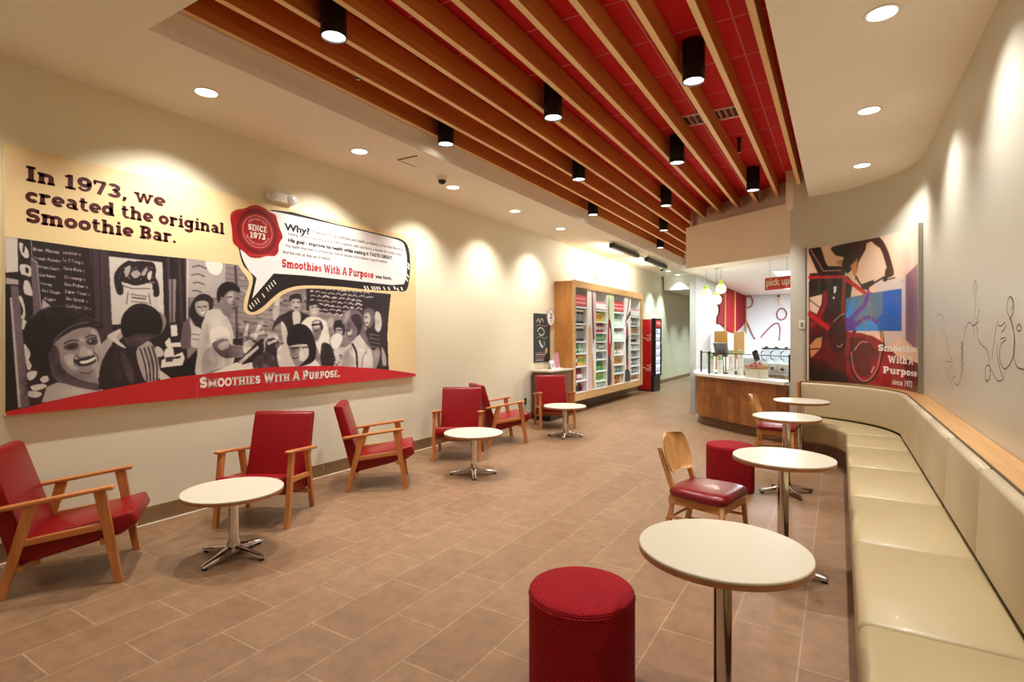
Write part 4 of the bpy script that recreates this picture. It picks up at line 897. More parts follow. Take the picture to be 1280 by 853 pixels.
class Print:
    """flat shapes in (degrees, height), cut fine enough to follow the curve"""
    def __init__(self): self.bm = bmesh.new()
    def add(self, col, pts, st=.00016):
        _p[0] += st; i = PK.index(col)
        t = bmesh.new()
        f = t.faces.new([t.verts.new((a, z, 0)) for a, z in pts]); bmesh.ops.triangulate(t, faces=[f])
        a = math.floor(min(q[0] for q in pts) / 2.5) * 2.5
        while a < max(q[0] for q in pts):
            bmesh.ops.bisect_plane(t, geom=list(t.verts) + list(t.edges) + list(t.faces), plane_co=(a, 0, 0), plane_no=(1, 0, 0)); a += 2.5
        vm = {v: self.bm.verts.new(PC(v.co.x, v.co.y, PR_ - _p[0])) for v in t.verts}
        for fc in t.faces:
            try: nf = self.bm.faces.new([vm[v] for v in fc.verts]); nf.material_index = i
            except ValueError: pass
        t.free()
    def px(self, col, pts, sm=3):
        if sm: pts = smooth_poly(pts, sm)
        q = []
        for u, v in pts:
            a, z = cyl_hit(u, v); q.append((max(PA0 + .3, min(PA1 - .3, a)), max(PZ0 + .003, min(PZ1 - .003, z))))
        self.add(col, q)
    def ln(self, col, pts, w, sm=4):
        if sm: pts = smooth_poly(pts, sm, closed=False)
        l, r = [], []
        for k, (u, v) in enumerate(pts):
            a, c = pts[max(0, k - 1)], pts[min(len(pts) - 1, k + 1)]; d = math.hypot(c[0] - a[0], c[1] - a[1]) or 1
            nx, ny = -(c[1] - a[1]) / d * w / 2, (c[0] - a[0]) / d * w / 2; l.append((u + nx, v + ny)); r.append((u - nx, v - ny))
        self.px(col, l + r[::-1], 0)
    def build(self, name):
        me = bpy.data.meshes.new(name); self.bm.to_mesh(me); self.bm.free()
        for m in M_PC: me.materials.append(m)
        o = bpy.data.objects.new(name, me); COL.objects.link(o); o.parent = poster; return o
PCV = Canvas(1006, 276, 1152, 500, 3.0, [int(P_COLS['sky'][i:i + 2], 16) / 255 for i in (1, 3, 5)], 3)
def hx(c): return [int(P_COLS[c][i:i + 2], 16) / 255 for i in (1, 3, 5)]
class q:
    px = staticmethod(lambda c, pts, sm=3: PCV.poly(hx(c), pts, sm)); ln = staticmethod(lambda c, pts, w, sm=4: PCV.line(hx(c), pts, w, sm))
q.px('mauve', [(1132, 345), (1147, 330), (1148, 440), (1132, 425)], 0); q.px('paper', [(1090, 352), (1132, 345), (1132, 425), (1104, 432), (1100, 380)], 0)
# lower red mass, rider's legs and frame
q.px('maroon', [(1011, 352), (1055, 355), (1062, 370), (1057, 412), (1075, 425), (1098, 428), (1112, 436), (1122, 446), (1150, 455), (1150, 496), (1011, 480)], 0)
q.px('red', [(1056, 414), (1090, 420), (1104, 428), (1112, 440), (1130, 450), (1132, 488), (1090, 484), (1058, 470)], 0)
q.px('dark', [(1011, 446), (1030, 452), (1044, 464), (1058, 468), (1060, 480), (1011, 478)], 0); q.px('black', [(1011, 455), (1024, 460), (1032, 474), (1030, 479), (1011, 478)], 0)
q.px('tan', [(1012, 432), (1020, 423), (1028, 421), (1026, 436), (1014, 448)], 0); q.ln('black', [(1011, 437), (1026, 436)], 1.2, 0)
q.px('black', [(1011, 352), (1058, 350), (1058, 372), (1052, 400), (1034, 402), (1022, 380), (1011, 376)], 0); q.px('dark', [(1034, 366), (1050, 366), (1050, 402), (1030, 402)], 0)
q.px('sky', [(1012, 372), (1028, 368), (1027, 380), (1021, 393), (1012, 388)], 0); q.ln('black', [(1012, 375), (1034, 392)], 1.0, 0)
q.ln('red', [(1031, 365), (1031, 380), (1024, 396), (1014, 408)], 5); q.ln('bright', [(1011, 392), (1024, 402), (1038, 412)], 6)
q.px('white', [(1042, 358), (1046, 358), (1045, 366), (1042, 367)], 0); q.px('white', [(1041, 371), (1043.5, 371), (1043.5, 374), (1041, 374)], 0)
# seat tube, top tube, saddle bag and thigh
q.px('black', [(1011, 311), (1026, 309), (1032, 328), (1035, 333), (1052, 333), (1056, 340), (1056, 347), (1024, 346), (1011, 318)], 0); q.px('sky', [(1011, 316), (1022, 341), (1012, 344)], 0); q.ln('pink', [(1013, 312), (1024, 330), (1029, 339), (1052, 338)], 1.4, 0)
q.px('dark', [(1012, 342), (1056, 340), (1057, 352), (1012, 353)], 0); q.ln('bright', [(1011, 347), (1055, 346)], 3.4, 0)
q.ln('red', [(1056, 347), (1054, 372), (1053, 392)], 4.5, 0); q.px('black', [(1058, 344), (1066, 352), (1063, 372), (1058, 376)], 0)
q.px('black', [(1040, 309), (1065, 303), (1078, 300), (1074, 312), (1067, 318), (1066, 334), (1058, 342), (1052, 330), (1055, 322), (1046, 320), (1041, 315)]); q.px('tan', [(1046, 326), (1054, 325), (1052, 332), (1046, 331)], 0)
q.px('dark', [(1066, 304), (1084, 299), (1082, 312), (1073, 328), (1070, 345), (1069, 352), (1067, 330)], 0); q.px('tan', [(1063, 332), (1068, 328), (1072, 322), (1070, 350), (1066, 342)], 0)
# arm to the handlebar
q.ln('dark', [(1078, 303), (1086, 299), (1094, 298), (1100, 303), (1106, 314), (1110, 326), (1113, 337)], 7.5); q.px('dark', [(1090, 295), (1098, 299), (1104, 310), (1098, 309), (1090, 302)]); q.px('dark', [(1109, 334), (1115, 335), (1117.5, 340), (1116, 345), (1109, 347), (1106, 342)])
q.ln('dark', [(1070, 346), (1076, 356), (1084, 358), (1094, 353), (1108, 345)], 2.2); q.ln('black', [(1104, 350), (1112, 349), (1119, 347)], 1.4); q.px('black', [(1103, 346), (1110, 347), (1108, 352), (1104, 352)], 0)
q.px('black', [(1076, 356), (1092, 350), (1093, 355), (1086, 360), (1086, 366), (1083, 362), (1077, 362)], 0); q.ln('bright', [(1056, 348), (1070, 358), (1086, 370)], 5.0, 0)
# wheel
q.ln('dark', [(1064, 440), (1066, 420), (1074, 406), (1086, 398), (1096, 402), (1102, 416), (1103, 436), (1098, 460), (1090, 474), (1078, 478), (1068, 468), (1064, 450), (1064, 438)], 4.0)
q.ln('pink', [(1064, 440), (1067, 462), (1076, 475), (1086, 475), (1096, 462), (1101, 440)], 1.3); q.ln('tan', [(1096, 404), (1102, 416), (1103, 428)], 3)
q.px('maroon', [(1066, 426), (1080, 422), (1090, 424), (1098, 440), (1094, 462), (1082, 472), (1070, 462)]); q.ln('pink', [(1089, 466), (1093, 458)], 2.4, 0)
q.ln('dark', [(1069, 430), (1084, 452), (1080, 470)], 1.2); q.ln('pink', [(1068, 438), (1076, 428), (1084, 428)], 1.6); q.ln('red', [(1058, 420), (1080, 420), (1096, 436)], 5.0)
q.px('dark', [(1038, 408), (1054, 402), (1058, 424), (1054, 440), (1042, 440), (1036, 424)]); q.ln('pink', [(1046, 432), (1050, 434), (1053, 430)], 1.4); q.ln('pink', [(1042, 402), (1050, 395), (1056, 392)], 1.2)
# the blue rectangle
q.px('bluegrey', [(1057, 373), (1057, 414), (1127, 414), (1127, 361), (1092, 366)], 0); q.px('blue', [(1104, 364.5), (1127, 361), (1127, 414), (1098, 414), (1096, 398), (1104, 392)], 0); q.px('sblue', [(1057, 395), (1064, 376), (1070, 374), (1062, 408), (1057, 412)], 0)
q.px('sblue', [(1072, 410), (1082, 402), (1094, 402), (1098, 414), (1070, 414)], 0); q.ln('purple', [(1087, 366), (1080, 382), (1064, 398)], 5, 0); q.px('purple', [(1057, 398), (1066, 396), (1070, 404), (1068, 414), (1057, 414)], 0); q.ln('purple', [(1068, 408), (1078, 399), (1088, 397), (1096, 404)], 4)
q.ln('mauve', [(1087, 364), (1087, 388), (1090, 400)], 1.6, 0); q.ln('mauve', [(1074, 396), (1080, 402), (1084, 412)], 1.2, 0); q.ln('bluegrey', [(1108, 390), (1116, 400)], 1.0, 0); q.ln('bluegrey', [(1118, 368), (1124, 384)], 1.0, 0)

rp = random.Random(3)
for _ in range(60): PCV.soft(rp.uniform(1012, 1140), rp.uniform(415, 495), rp.uniform(2, 7), rp.uniform(2, 7), [rp.uniform(-.12, .10)] + [rp.uniform(-.04, .03)] * 2)
for k in ((1050, 375, 14, 40, (-.08, -.02, -.02)), (1100, 455, 22, 18, (.10, .0, .0)), (1040, 470, 22, 10, (-.16, -.03, -.04)), (1138, 370, 7, 60, (-.10, -.14, -.08)), (1128, 300, 14, 10, (.06, .06, .06)), (1118, 385, 14, 20, (-.06, .0, .10)), (1080, 385, 16, 18, (.06, .06, .02)), (1140, 330, 5, 26, (.12, .12, .12))): PCV.soft(*k)
q.ln('pink', [(1126, 352), (1134, 349)], .8, 0)
PCV.a += np.random.default_rng(8).normal(0, .02, PCV.a.shape[:2] + (1,)).astype(np.float32); PCV.blur(1.1)
aa = np.linspace(PA0 + .25, PA1 - .25, 300)[None, :] * np.ones((330, 1)); zz = np.linspace(PZ1 - .002, PZ0 + .002, 330)[:, None] * np.ones((1, 300))
lx, ly = (PR_ - .0007) * np.cos(np.radians(aa)), (PR_ - .0007) * np.sin(np.radians(aa)); wx, wy = lx + CX, ly + CY
dep = -SN * wx + CS * wy; uu, vv = 640 + FPX * (CS * wx + SN * wy) / dep, 420 - FPX * (zz - EYE) / dep
print_mesh('cyclist_print', np.stack([lx, ly, zz], -1), lin(PCV.at(uu, vv)), ink_mat('poster_ink', .3, .3), poster)
_p[0] = .0008

# white slogan
q = Print(); _p[0] += .0006
def curved_text(txt, u, v, u2, hz, n_part):
    """n_part of the line's letters span u..u2 of the traced print; the rest runs on round the curve"""
    a0, z0 = cyl_hit(u, v); a1, _ = cyl_hit(u2, v)
    _, w = slab(txt[:n_part], 1.0); k = (a1 - a0) / w
    ps, wt = slab(txt, 1.0)
    k = max(k, (PA0 + 1.0 - a0) / wt)
    for p_ in ps: q.add('white', [(a0 + x * k, z0 + y * hz) for x, y in p_], 0)
for args in (('Smoothies', 1097.5, 439, 1130, .082, 4), ('With A', 1110, 453.5, 1134, .086, 4), ('Purpose', 1103.5, 466.5, 1133, .082, 4)):
    sv = _p[0]; curved_text(*args)
ps, w = sans('since 1973', 1.0, .012); a0, z0 = cyl_hit(1115, 480.5); a1, _ = cyl_hit(1129, 480.5); k = max((a1 - a0) / (w * .5), (PA0 + 1.0 - a0) / w)
for p_ in ps: q.add('white', [(a0 + x * k, z0 + y * .095) for x, y in p_], 0)
q.build('slogan_lettering')

# ---------------------------------------------------------------- line drawings painted on the walls
M_INK = mat('brown_wall_ink', '#7d5443', .5); M_INKR = mat('red_brown_wall_ink', '#96604c', .5)
def wall_drawing(name, label, strokes, X, w, m, sgn=-1):
    first = on_x(*strokes[0][0], X)
    o = Vector((X, first.y, first.z)); b = MB()
    for s in strokes:
        pts = smooth_poly(s, 5, closed=False) if len(s) > 2 else s
        P = [on_x(u, v, X) - o for u, v in pts]
        for p0, p1 in zip(P, P[1:]):
            d = p1 - p0
            if d.length < 1e-5: continue
            d.normalize(); nn = Vector((0, -d.z, d.y)) * w / 2; e = d * w * .3
            c = [p0 - e + nn, p0 - e - nn, p1 + e - nn, p1 + e + nn]
            for q_ in (0.0008,): b.quad(*[x + Vector((sgn * q_, 0, 0)) for x in c])
    ob = b.build(name, m, None, fix=False); ob.location = o
    return tag(ob, label, 'wall drawing')
wall_drawing('wall_drawing', 'thin brown line drawing of a leaping figure on the right wall, nearest the camera', [
    [(1280, 462), (1271, 458), (1267, 440), (1268, 425), (1266, 405), (1262, 396), (1259, 388), (1260, 376), (1263, 371), (1267, 377), (1267, 390), (1262, 399)],
    [(1263, 400), (1268, 418), (1268, 440), (1262, 456), (1255, 461), (1250, 450), (1251, 432), (1258, 425)],
    [(1247, 402), (1250, 408), (1257, 403)], [(1246, 405), (1243, 425), (1240, 448)], [(1252, 416), (1256, 411), (1258, 406)], [(1264, 372), (1267, 380), (1264, 388)], [(1251, 424), (1257, 422)],
    [(1275, 405), (1271, 409), (1273, 414), (1277, 412), (1275, 405)],
    [(1247, 430), (1247, 445), (1251, 465), (1254, 474), (1247, 476), (1240, 465), (1236, 457), (1232, 460), (1232, 474), (1235, 476), (1238, 468), (1237, 455), (1234, 438), (1228, 432), (1223, 425), (1222, 412)]], XR, .007, M_INK)
wall_drawing('wall_drawing', 'thin brown line drawing of a reaching figure in the middle of the right wall', [
    [(1222, 412), (1220, 405), (1224, 392), (1223, 388)], [(1217, 420), (1218, 400), (1219, 375), (1217, 360), (1219, 351), (1221, 358), (1220, 368)], [(1215, 408), (1219, 406), (1224, 402)],
    [(1216, 408), (1212, 403), (1207, 412), (1204, 430), (1203, 455), (1201, 474), (1197, 482), (1193, 478)], [(1202, 428), (1203, 440), (1203, 462)]], XR, .007, M_INK)
wall_drawing('wall_drawing', 'faint reddish line drawing of a running figure on the right wall, nearest the curved poster', [
    [(1170, 398), (1173, 393), (1178, 396), (1181, 405)], [(1164, 420), (1163, 440), (1164, 452)], [(1180, 410), (1183, 425), (1187, 445), (1191, 452), (1182, 452)], [(1191, 484), (1190, 475), (1195, 470)],
    [(1182, 458), (1184, 470), (1188, 478)], [(1201, 427), (1204, 431), (1201, 435), (1204, 439), (1201, 443), (1204, 447), (1201, 451), (1204, 455), (1202, 460), (1204, 465)], [(1166, 415), (1169, 420), (1165, 426), (1168, 432)], [(1176, 412), (1179, 418), (1177, 424)], [(1186, 462), (1190, 458), (1191, 466)], [(1160, 372), (1160, 380)], [(1168, 405), (1167, 412)]], XR, .006, M_INKR)
wall_drawing('wall_drawing', 'faint grey doodle on the far corridor wall beyond the drinks cooler', [
    [(834, 430), (838, 424), (842, 428), (846, 418), (850, 424), (848, 414), (853, 412), (857, 420), (860, 416)], [(836, 440), (838, 434), (844, 432)], [(864, 426), (866, 432), (864, 436)], [(852, 424), (856, 428), (860, 426)]], XL + .0005, .012, mat('grey_wall_ink', '#a8b09c', .6), 1)

# ---------------------------------------------------------------- small things on the left wall
M_PLW = mat('white_plastic', '#ece8dc', .4); M_GRY = mat('grey_plastic', '#8c8c88', .5); M_BLK = mat('black_plastic', '#141416', .4); M_LENS = mat('clear_lens', '#cfd2d0', .15)
t = thing('emergency_light', 'white twin-head emergency light on the wall above the mural board', 'emergency light', (XL, 3.415, 2.925))
b = MB(); b.box((.035, 0, 0), (.07, .2, .1), bevel=.015, seg=3); b.build('housing', M_PLW, t, smooth_angle=40)
for s in (-1, 1):
    b = MB(); b.lathe([(.02, -.03), (.05, 0), (.056, .05), (.05, .055)], (.03, s * .115, .0), n=20, axis='X'); hd = b.build('lamp_head', M_PLW, t, smooth_angle=40)
    b = MB(); b.lathe([(.0001, .0555), (.048, .0555), (.03, .066), (.0001, .07)], (.03, s * .115, 0), n=20, axis='X'); b.build('lens', M_LENS, hd, smooth_angle=40)
def outlet(y, z, label):
    t = thing('wall_outlet', label, 'outlet', (XL, y, z))
    b = MB(); b.box((.004, 0, 0), (.008, .075, .12), bevel=.003); b.build('cover_plate', mat('outlet_plate', '#4a4238', .4), t)
    for s in (-1, 1): b = MB(); b.box((.009, 0, s * .025), (.004, .034, .036)); b.build('socket', M_BLK, t)
outlet(8.42, .36, 'small dark wall outlet beside the armchair at the side station')
t = thing('wall_sensor', 'small white box on the wall above the product cabinet', 'sensor', (XL, 11.75, 2.93)); b = MB(); b.box((.02, 0, 0), (.04, .2, .12), bevel=.01); b.build('housing', M_PLW, t)
b = MB(); b.box((.0405, 0, .0), (.003, .1, .03)); b.build('face_slot', M_GRY, t)
a_, z_ = cyl_hit(1002.5, 406, 1.436)
t = thing('light_switch', 'small pale light switch on the curved wall left of the bicycle poster', 'light switch', (CX + 1.437 * math.cos(R(a_)), CY + 1.437 * math.sin(R(a_)), z_), R(a_ + 180))
b = MB(); b.box((.002, 0, 0), (.008, .075, .12), bevel=.002); b.build('cover_plate', M_PLW, t)
b = MB(); b.box((.008, 0, 0), (.006, .03, .06), bevel=.001); b.build('rocker', M_GRY, t)
# chalkboard sign with round badge
t = thing('chalkboard_sign', 'tall dark chalkboard poster with coloured chalk on the wall by the cabinet', 'sign', (XL, 9.05, 1.50))
b = MB(); b.box((.006, 0, 0), (.012, .645, .92)); b.build('board', mat('chalkboard_slate', '#2b3033', .6, vary=.25, vscale=9), t)
M_CH = [mat('chalk_%d' % i, c, .8) for i, c in enumerate(('#d8dccc', '#8fae7a', '#b4727a', '#c9b26a'))]
b = MB(); rnd = random.Random(9)
def cs(pts, w, mi):
    b.mi = mi; pts = smooth_poly(pts, 4, closed=False)
    for (y0, z0), (y1, z1) in zip(pts, pts[1:]):
        d = math.hypot(y1 - y0, z1 - z0) or 1; ny, nz = -(z1 - z0) / d * w / 2, (y1 - y0) / d * w / 2
        b.quad((.0127, y0 + ny, z0 + nz), (.0127, y0 - ny, z0 - nz), (.0127, y1 - ny, z1 - nz), (.0127, y1 + ny, z1 + nz))
cs([(-.22, .3), (-.15, .36), (-.1, .29), (-.02, .37), (.05, .3)], .018, 0); cs([(-.24, .22), (-.1, .25), (.1, .22), (.24, .26)], .014, 2)
cs([(-.2, .12), (-.1, .19), (.02, .17), (.08, .1), (-.02, .05), (-.14, .08)], .02, 0); cs([(-.22, 0), (-.1, .03), (.1, -.01), (.22, .02)], .012, 1)
cs([(-.12, -.05), (-.06, -.13), (.02, -.18)], .045, 0); cs([(.06, -.06), (.1, -.12), (.05, -.16)], .03, 1); cs([(.16, -.2), (.2, -.26), (.12, -.28), (.16, -.2)], .04, 3)
for k in range(5): cs([(-.26, -.28 - k * .035), (-.1, -.275 - k * .035), (.06, -.285 - k * .035), (.16 - k * .03, -.28 - k * .035)], .010, [2, 0, 2, 2, 0][k])
b.build('chalk_writing', M_CH, t, fix=False)
t = thing('round_badge', 'round white badge hung over the top right corner of the chalkboard', 'sign', (XL + .014, 9.385, 1.90))
b = MB(); b.lathe([(.0001, 0), (.155, 0), (.155, .01), (.0001, .01)], n=36, axis='X'); b.build('disc', M_WHITE, t, smooth_angle=30)
b = MB(); b.lathe([(.155, -.001), (.168, -.001), (.168, .014), (.155, .014)], n=36, axis='X', cap=False); b.build('rim', mat('badge_rim', '#b08078', .4), t, smooth_angle=30)
b = MB()
for pts in ([(-.05, .08), (.02, .05), (-.03, 0), (.04, -.02), (0, -.08)], [(-.06, -.03), (.0, .03), (.06, .06)]):
    for (y0, z0), (y1, z1) in zip(smooth_poly(pts, 4, closed=False), smooth_poly(pts, 4, closed=False)[1:]): b.quad((.0112, y0, z0 + .012), (.0112, y0, z0 - .012), (.0112, y1, z1 - .012), (.0112, y1, z1 + .012))
b.build('emblem', mat('badge_emblem', '#7b2f38', .5), t, fix=False)
# side station
t = thing('side_station', 'white-topped wooden side station against the wall left of the product cabinet', 'cabinet', (XL + .02, 9.07, 0))
b = MB(); b.box((.20, 0, .48), (.38, .88, .80), bevel=.004); b.build('carcass', wood('station_wood', '#5a3420', '#7a4a2c', 'Z'), t)
b = MB(); b.box((.20, .0, .04), (.34, .84, .08)); b.build('plinth', M_BLK, t)
b = MB(); b.box((.215, 0, .895), (.43, .96, .035), bevel=.008); b.build('worktop', M_LAM, t, smooth_angle=40)
for s in (-1, 1):
    b = MB(); b.box((.395, s * .215, .5), (.018, .41, .72), bevel=.003); dr = b.build('door', wood('station_door', '#6a3f26', '#855231', 'Z'), t)
    b = MB(); b.tube([(.406, s * .05, .62), (.425, s * .05, .62), (.425, s * .05, .74), (.406, s * .05, .74)], .005); b.build('handle', M_CHROME, dr)
t = thing('leaflet_holder', 'clear holder with pink leaflets standing on the side station', 'leaflet holder', (XL + .2, 9.32, .9125))
b = MB(); b.prism([(-.03, 0), (.04, 0), (.04, .008), (-.005, .02), (-.035, .26), (-.045, .26)], -.1, .1, 'Y'); b.build('holder', mat('clear_acrylic', '#e8e6e4', .2), t)
b = MB(); b.prism([(-.0, .02), (.008, .022), (-.026, .30), (-.034, .30)], -.095, .095, 'Y'); lf = b.build('leaflets', mat('pink_leaflet', '#c98890', .5, vary=.4, vscale=14), t)
t = thing('counter_card', 'small white folded card standing on the side station', 'card', (XL + .22, 9.02, .9125)); b = MB(); b.prism([(-.05, 0), (-.046, 0), (0, .15), (.046, 0), (.05, 0), (.002, .165), (-.002, .165)], -.08, .08, 'Y'); b.build('card', mat('white_card', '#ece6e6', .5), t)
b = MB(); b.quad((.046, -.05, .035), (.046, .05, .035), (.020, .05, .11), (.020, -.05, .11)); b.build('print', mat('card_print', '#b49aa6', .5), t)
t = thing('paper_leaflet', 'white leaflet lying flat on the side station', 'leaflet', (XL + .3, 9.18, .9125), R(12)); b = MB(); b.box((0, 0, .002), (.1, .2, .004)); b.build('sheet', M_PLW, t); b = MB(); b.box((.0, 0, .0045), (.04, .12, .001)); b.build('print', mat('leaflet_print', '#a9a0b8', .5), t)
# ---------------------------------------------------------------- wall-hung product cabinet
M_CABZ = wood('cabinet_oak', '#a56a2c', '#c98d46', 'Z', .4, scale=30); M_CABY = wood('cabinet_oak_rail', '#c08d52', '#d9b078', 'Y', .4)
M_SHW = mat('white_shelf', '#eceff0', .4)
CY0, CY1, CZ0, CZ1, CXF = 9.58, 13.86, .27, 2.62, -4.42
cab = thing('product_cabinet', 'large wall-hung oak cabinet with open shelves of products and printed dividers', 'cabinet', (XL, CY0, 0))
L = CY1 - CY0; D = CXF - XL
def cbox(name, m, x0, x1, y0, y1, z0, z1, bevel=0.0):
    b = MB(); b.box(((x0 + x1) / 2 - XL, (y0 + y1) / 2 - CY0, (z0 + z1) / 2), (x1 - x0, y1 - y0, z1 - z0), bevel=bevel); return b.build(name, m, cab)
cbox('side_panel', M_CABZ, XL, CXF - .02, CY0, CY0 + .04, CZ0, CZ1); cbox('side_panel', M_CABZ, XL, CXF - .02, CY1 - .04, CY1, CZ0, CZ1)
cbox('top_panel', M_CABY, XL, CXF - .02, CY0 + .04, CY1 - .04, CZ1 - .05, CZ1); cbox('bottom_panel', M_CABY, XL, CXF - .02, CY0 + .04, CY1 - .04, CZ0, CZ0 + .05)
cbox('back_panel', M_SHW, XL, XL + .015, CY0 + .04, CY1 - .04, CZ0 + .05, CZ1 - .05)
b = MB()
for y0, y1, z0, z1 in ((CY0 - .02, CY0 + .10, CZ0 - .02, CZ1 + .02), (CY1 - .10, CY1 + .02, CZ0 - .02, CZ1 + .02), (CY0 + .10, CY1 - .10, CZ0 - .02, CZ0 + .13), (CY0 + .10, CY1 - .10, CZ1 - .12, CZ1 + .02)):
    b.box((CXF - .01 - XL, (y0 + y1) / 2 - CY0, (z0 + z1) / 2), (.02, y1 - y0, z1 - z0))
b.build('front_frame', M_CABY, cab)
BAYS = [(9.68, 10.29), (10.78, 11.40), (11.86, 12.56), (13.03, 13.74)]
SHELF = [[2.13, 1.79, 1.43, 1.19, .93, .64, .40], [2.10, 1.85, 1.615, 1.42, 1.226, 1.03, .778, .56, .40], [2.10, 1.75, 1.43, 1.10, .865, .66, .40], [2.03, 1.80, 1.60, 1.357, 1.194, 1.0, .78, .58, .40]]
for (y0, y1), zs in zip(BAYS, SHELF):
    for yy in (y0 - .012, y1 + .012): cbox('upright', M_SHW, XL + .015, CXF - .03, yy - .012, yy + .012, CZ0 + .05, CZ1 - .05)
    for z in zs: cbox('shelf', M_SHW, XL + .015, CXF - .035, y0, y1, z - .028, z)
# red and white header cards
M_HC = mat('header_card_red', '#d0404c', .4)
for i, (z0, z1) in enumerate(((2.15, 2.36), (2.13, 2.28), (2.13, 2.34), (2.06, 2.22))):
    y0, y1 = BAYS[i]
    o = cbox('header_card', M_HC if i in (0, 2) else M_WHITE, CXF - .05, CXF - .045, y0 + .01, y1 - .01, z0, z1)
    if i in (0, 2):
        b = MB()
        for k in range(2):
            y = y0 + .06
            while y < y1 - .1: b.box((CXF - .0445 - XL, y + .025 - CY0, z0 + .06 + k * .08), (.001, .05, .03)); y += .075
        b.build('card_lettering', mat('card_pale', '#f0c8c8', .5), o)
    else:
        b = MB(); b.box((CXF - .0445 - XL, (y0 + y1) / 2 - CY0, z1 - .02), (.001, y1 - y0 - .03, .03)); b.build('card_stripe', mat('card_pink', '#e08090', .5), o)
# printed divider panels
DV = [(10.31, 10.76), (11.42, 11.84), (12.58, 13.01)]
PANEL = ['#e9dcdc', '#d9d9c4', '#e2d6d4']
DC = dict(skin='#d9b394', tan='#c79a62', pink='#d8b8c4', white='#f0ecec', dark='#3c3a3a', black='#262224', red='#9c1c28', brown='#6a4434', green='#c8d4b0', grey='#8a9490')
DK = list(DC); M_DC = [mat('divider_' + k, v, .45, vary=.1, vscale=30) for k, v in DC.items()]
def divider(i, shapes):
    y0, y1 = DV[i]
    p_ = cbox('divider_panel', mat('divider_ground_%d' % i, PANEL[i], .45), CXF - .04, CXF - .025, y0, y1, CZ0 + .13, CZ1 - .12)
    b = MB(); lf = CXF - .0246 - XL
    for c, pts in shapes:
        b.mi = DK.index(c); lf += .0003
        pts = smooth_poly([(y0 + a * (y1 - y0) - CY0, .42 + z * 2.07) for a, z in pts], 4)
        f = b.bm.faces.new([b.bm.verts.new((lf, max(y0 - CY0 + .003, min(y1 - CY0 - .003, y)), max(.42, min(2.49, z)))) for y, z in pts]); f.material_index = b.mi
    b.build('divider_print', M_DC, p_, fix=False)
divider(0, [('white', [(0, 1), (.45, 1), (.4, .6), (0, .6)]), ('pink', [(.75, 1), (1, 1), (1, .5), (.7, .5)]), ('brown', [(.48, 1), (.62, 1), (.75, .62), (.9, .45), (.78, .38), (.62, .5), (.52, .75)]), ('skin', [(.1, .62), (.45, .6), (.5, .3), (.55, 0), (.2, 0), (.1, .3)]), ('tan', [(.5, .35), (.62, .32), (.8, .05), (.75, 0), (.6, 0), (.55, .15)]), ('white', [(.7, .48), (.95, .48), (.9, .2), (.75, .22)]), ('pink', [(.15, .2), (.4, .22), (.5, 0), (.15, 0)])])
divider(1, [('green', [(0, 1), (1, 1), (1, .7), (0, .75)]), ('skin', [(.55, .45), (.85, .44), (.95, .3), (.8, 0), (.4, 0), (.45, .3)]), ('red', [(.05, .55), (.15, .72), (.45, .7), (.6, .5), (.5, .3), (.2, .25), (.05, .35)]), ('black', [(.2, .95), (.26, .95), (.3, .75), (.55, .68), (.7, .5), (.6, .42), (.5, .55), (.3, .66), (.15, .8)]), ('white', [(.35, .62), (.45, .6), (.45, .48), (.35, .46)]), ('dark', [(.1, .3), (.45, .3), (.6, .2), (.5, 0), (.05, 0)]), ('tan', [(.6, .14), (.75, .16), (.7, .02), (.6, .02)])])
divider(2, [('white', [(0, 1), (1, 1), (1, .6), (0, .6)]), ('brown', [(.65, 1), (.85, 1), (.45, .82), (.2, .66), (.1, .68), (.4, .86)]), ('brown', [(.3, .76), (.9, .84), (.95, .8), (.35, .72)]), ('red', [(.2, .62), (.45, .7), (.6, .55), (.55, .45), (.25, .45)]), ('black', [(.15, .5), (.6, .52), (.5, .3), (.55, .2), (.25, .2), (.2, .35)]), ('skin', [(.55, .35), (.75, .35), (.7, .12), (.55, .1)]), ('red', [(.3, .22), (.5, .24), (.5, .1), (.35, .08)]), ('dark', [(.1, .14), (.75, .12), (.9, 0), (.05, 0)])])
for o in cab.children:
    pass
# products: one of each kind, then copies
M_PC2 = {k: mat('product_' + k, c, .35) for k, c in dict(black='#26262a', white='#eeeeea', green='#3f9a4e', lime='#a8c84a', red='#a02834', yellow='#e0c23a', amber='#d9a860', blue='#4a78a0', grey='#8b9090', mint='#b8d8c0', maroon='#5a1f2c', orange='#d07838').items()}
def tub(col, lid, r, h, label_col):
    t = thing('supplement_tub', '', 'tub', (0, 0, -5))
    b = MB(); b.lathe([(.0001, 0), (r - .006, 0), (r, .008), (r, h * .78), (r - .01, h * .84), (r - .012, h * .86)], n=20); b.build('body', M_PC2[col], t, smooth_angle=40)
    b = MB(); b.lathe([(r - .004, h * .855), (r - .004, h - .004), (r - .008, h), (.0001, h)], n=20); b.build('lid', M_PC2[lid], t, smooth_angle=40)
    b = MB(); b.lathe([(r + .0006, h * .18), (r + .0006, h * .68)], n=20); b.build('wrap_label', M_PC2[label_col], t, smooth_angle=40)
    return t
def bottle(col, lid, r, h, label_col):
    t = thing('drink_bottle', '', 'bottle', (0, 0, -5))
    b = MB(); b.lathe([(.0001, 0), (r - .004, 0), (r, .006), (r, h * .6), (r * .8, h * .72), (r * .38, h * .84), (r * .36, h * .92)], n=18); b.build('body', M_PC2[col], t, smooth_angle=40)
    b = MB(); b.lathe([(r * .42, h * .9), (r * .42, h), (.0001, h)], n=16); b.build('cap', M_PC2[lid], t, smooth_angle=40)
    b = MB(); b.lathe([(r + .0006, h * .15), (r + .0006, h * .5)], n=18); b.build('wrap_label', M_PC2[label_col], t, smooth_angle=40)
    return t
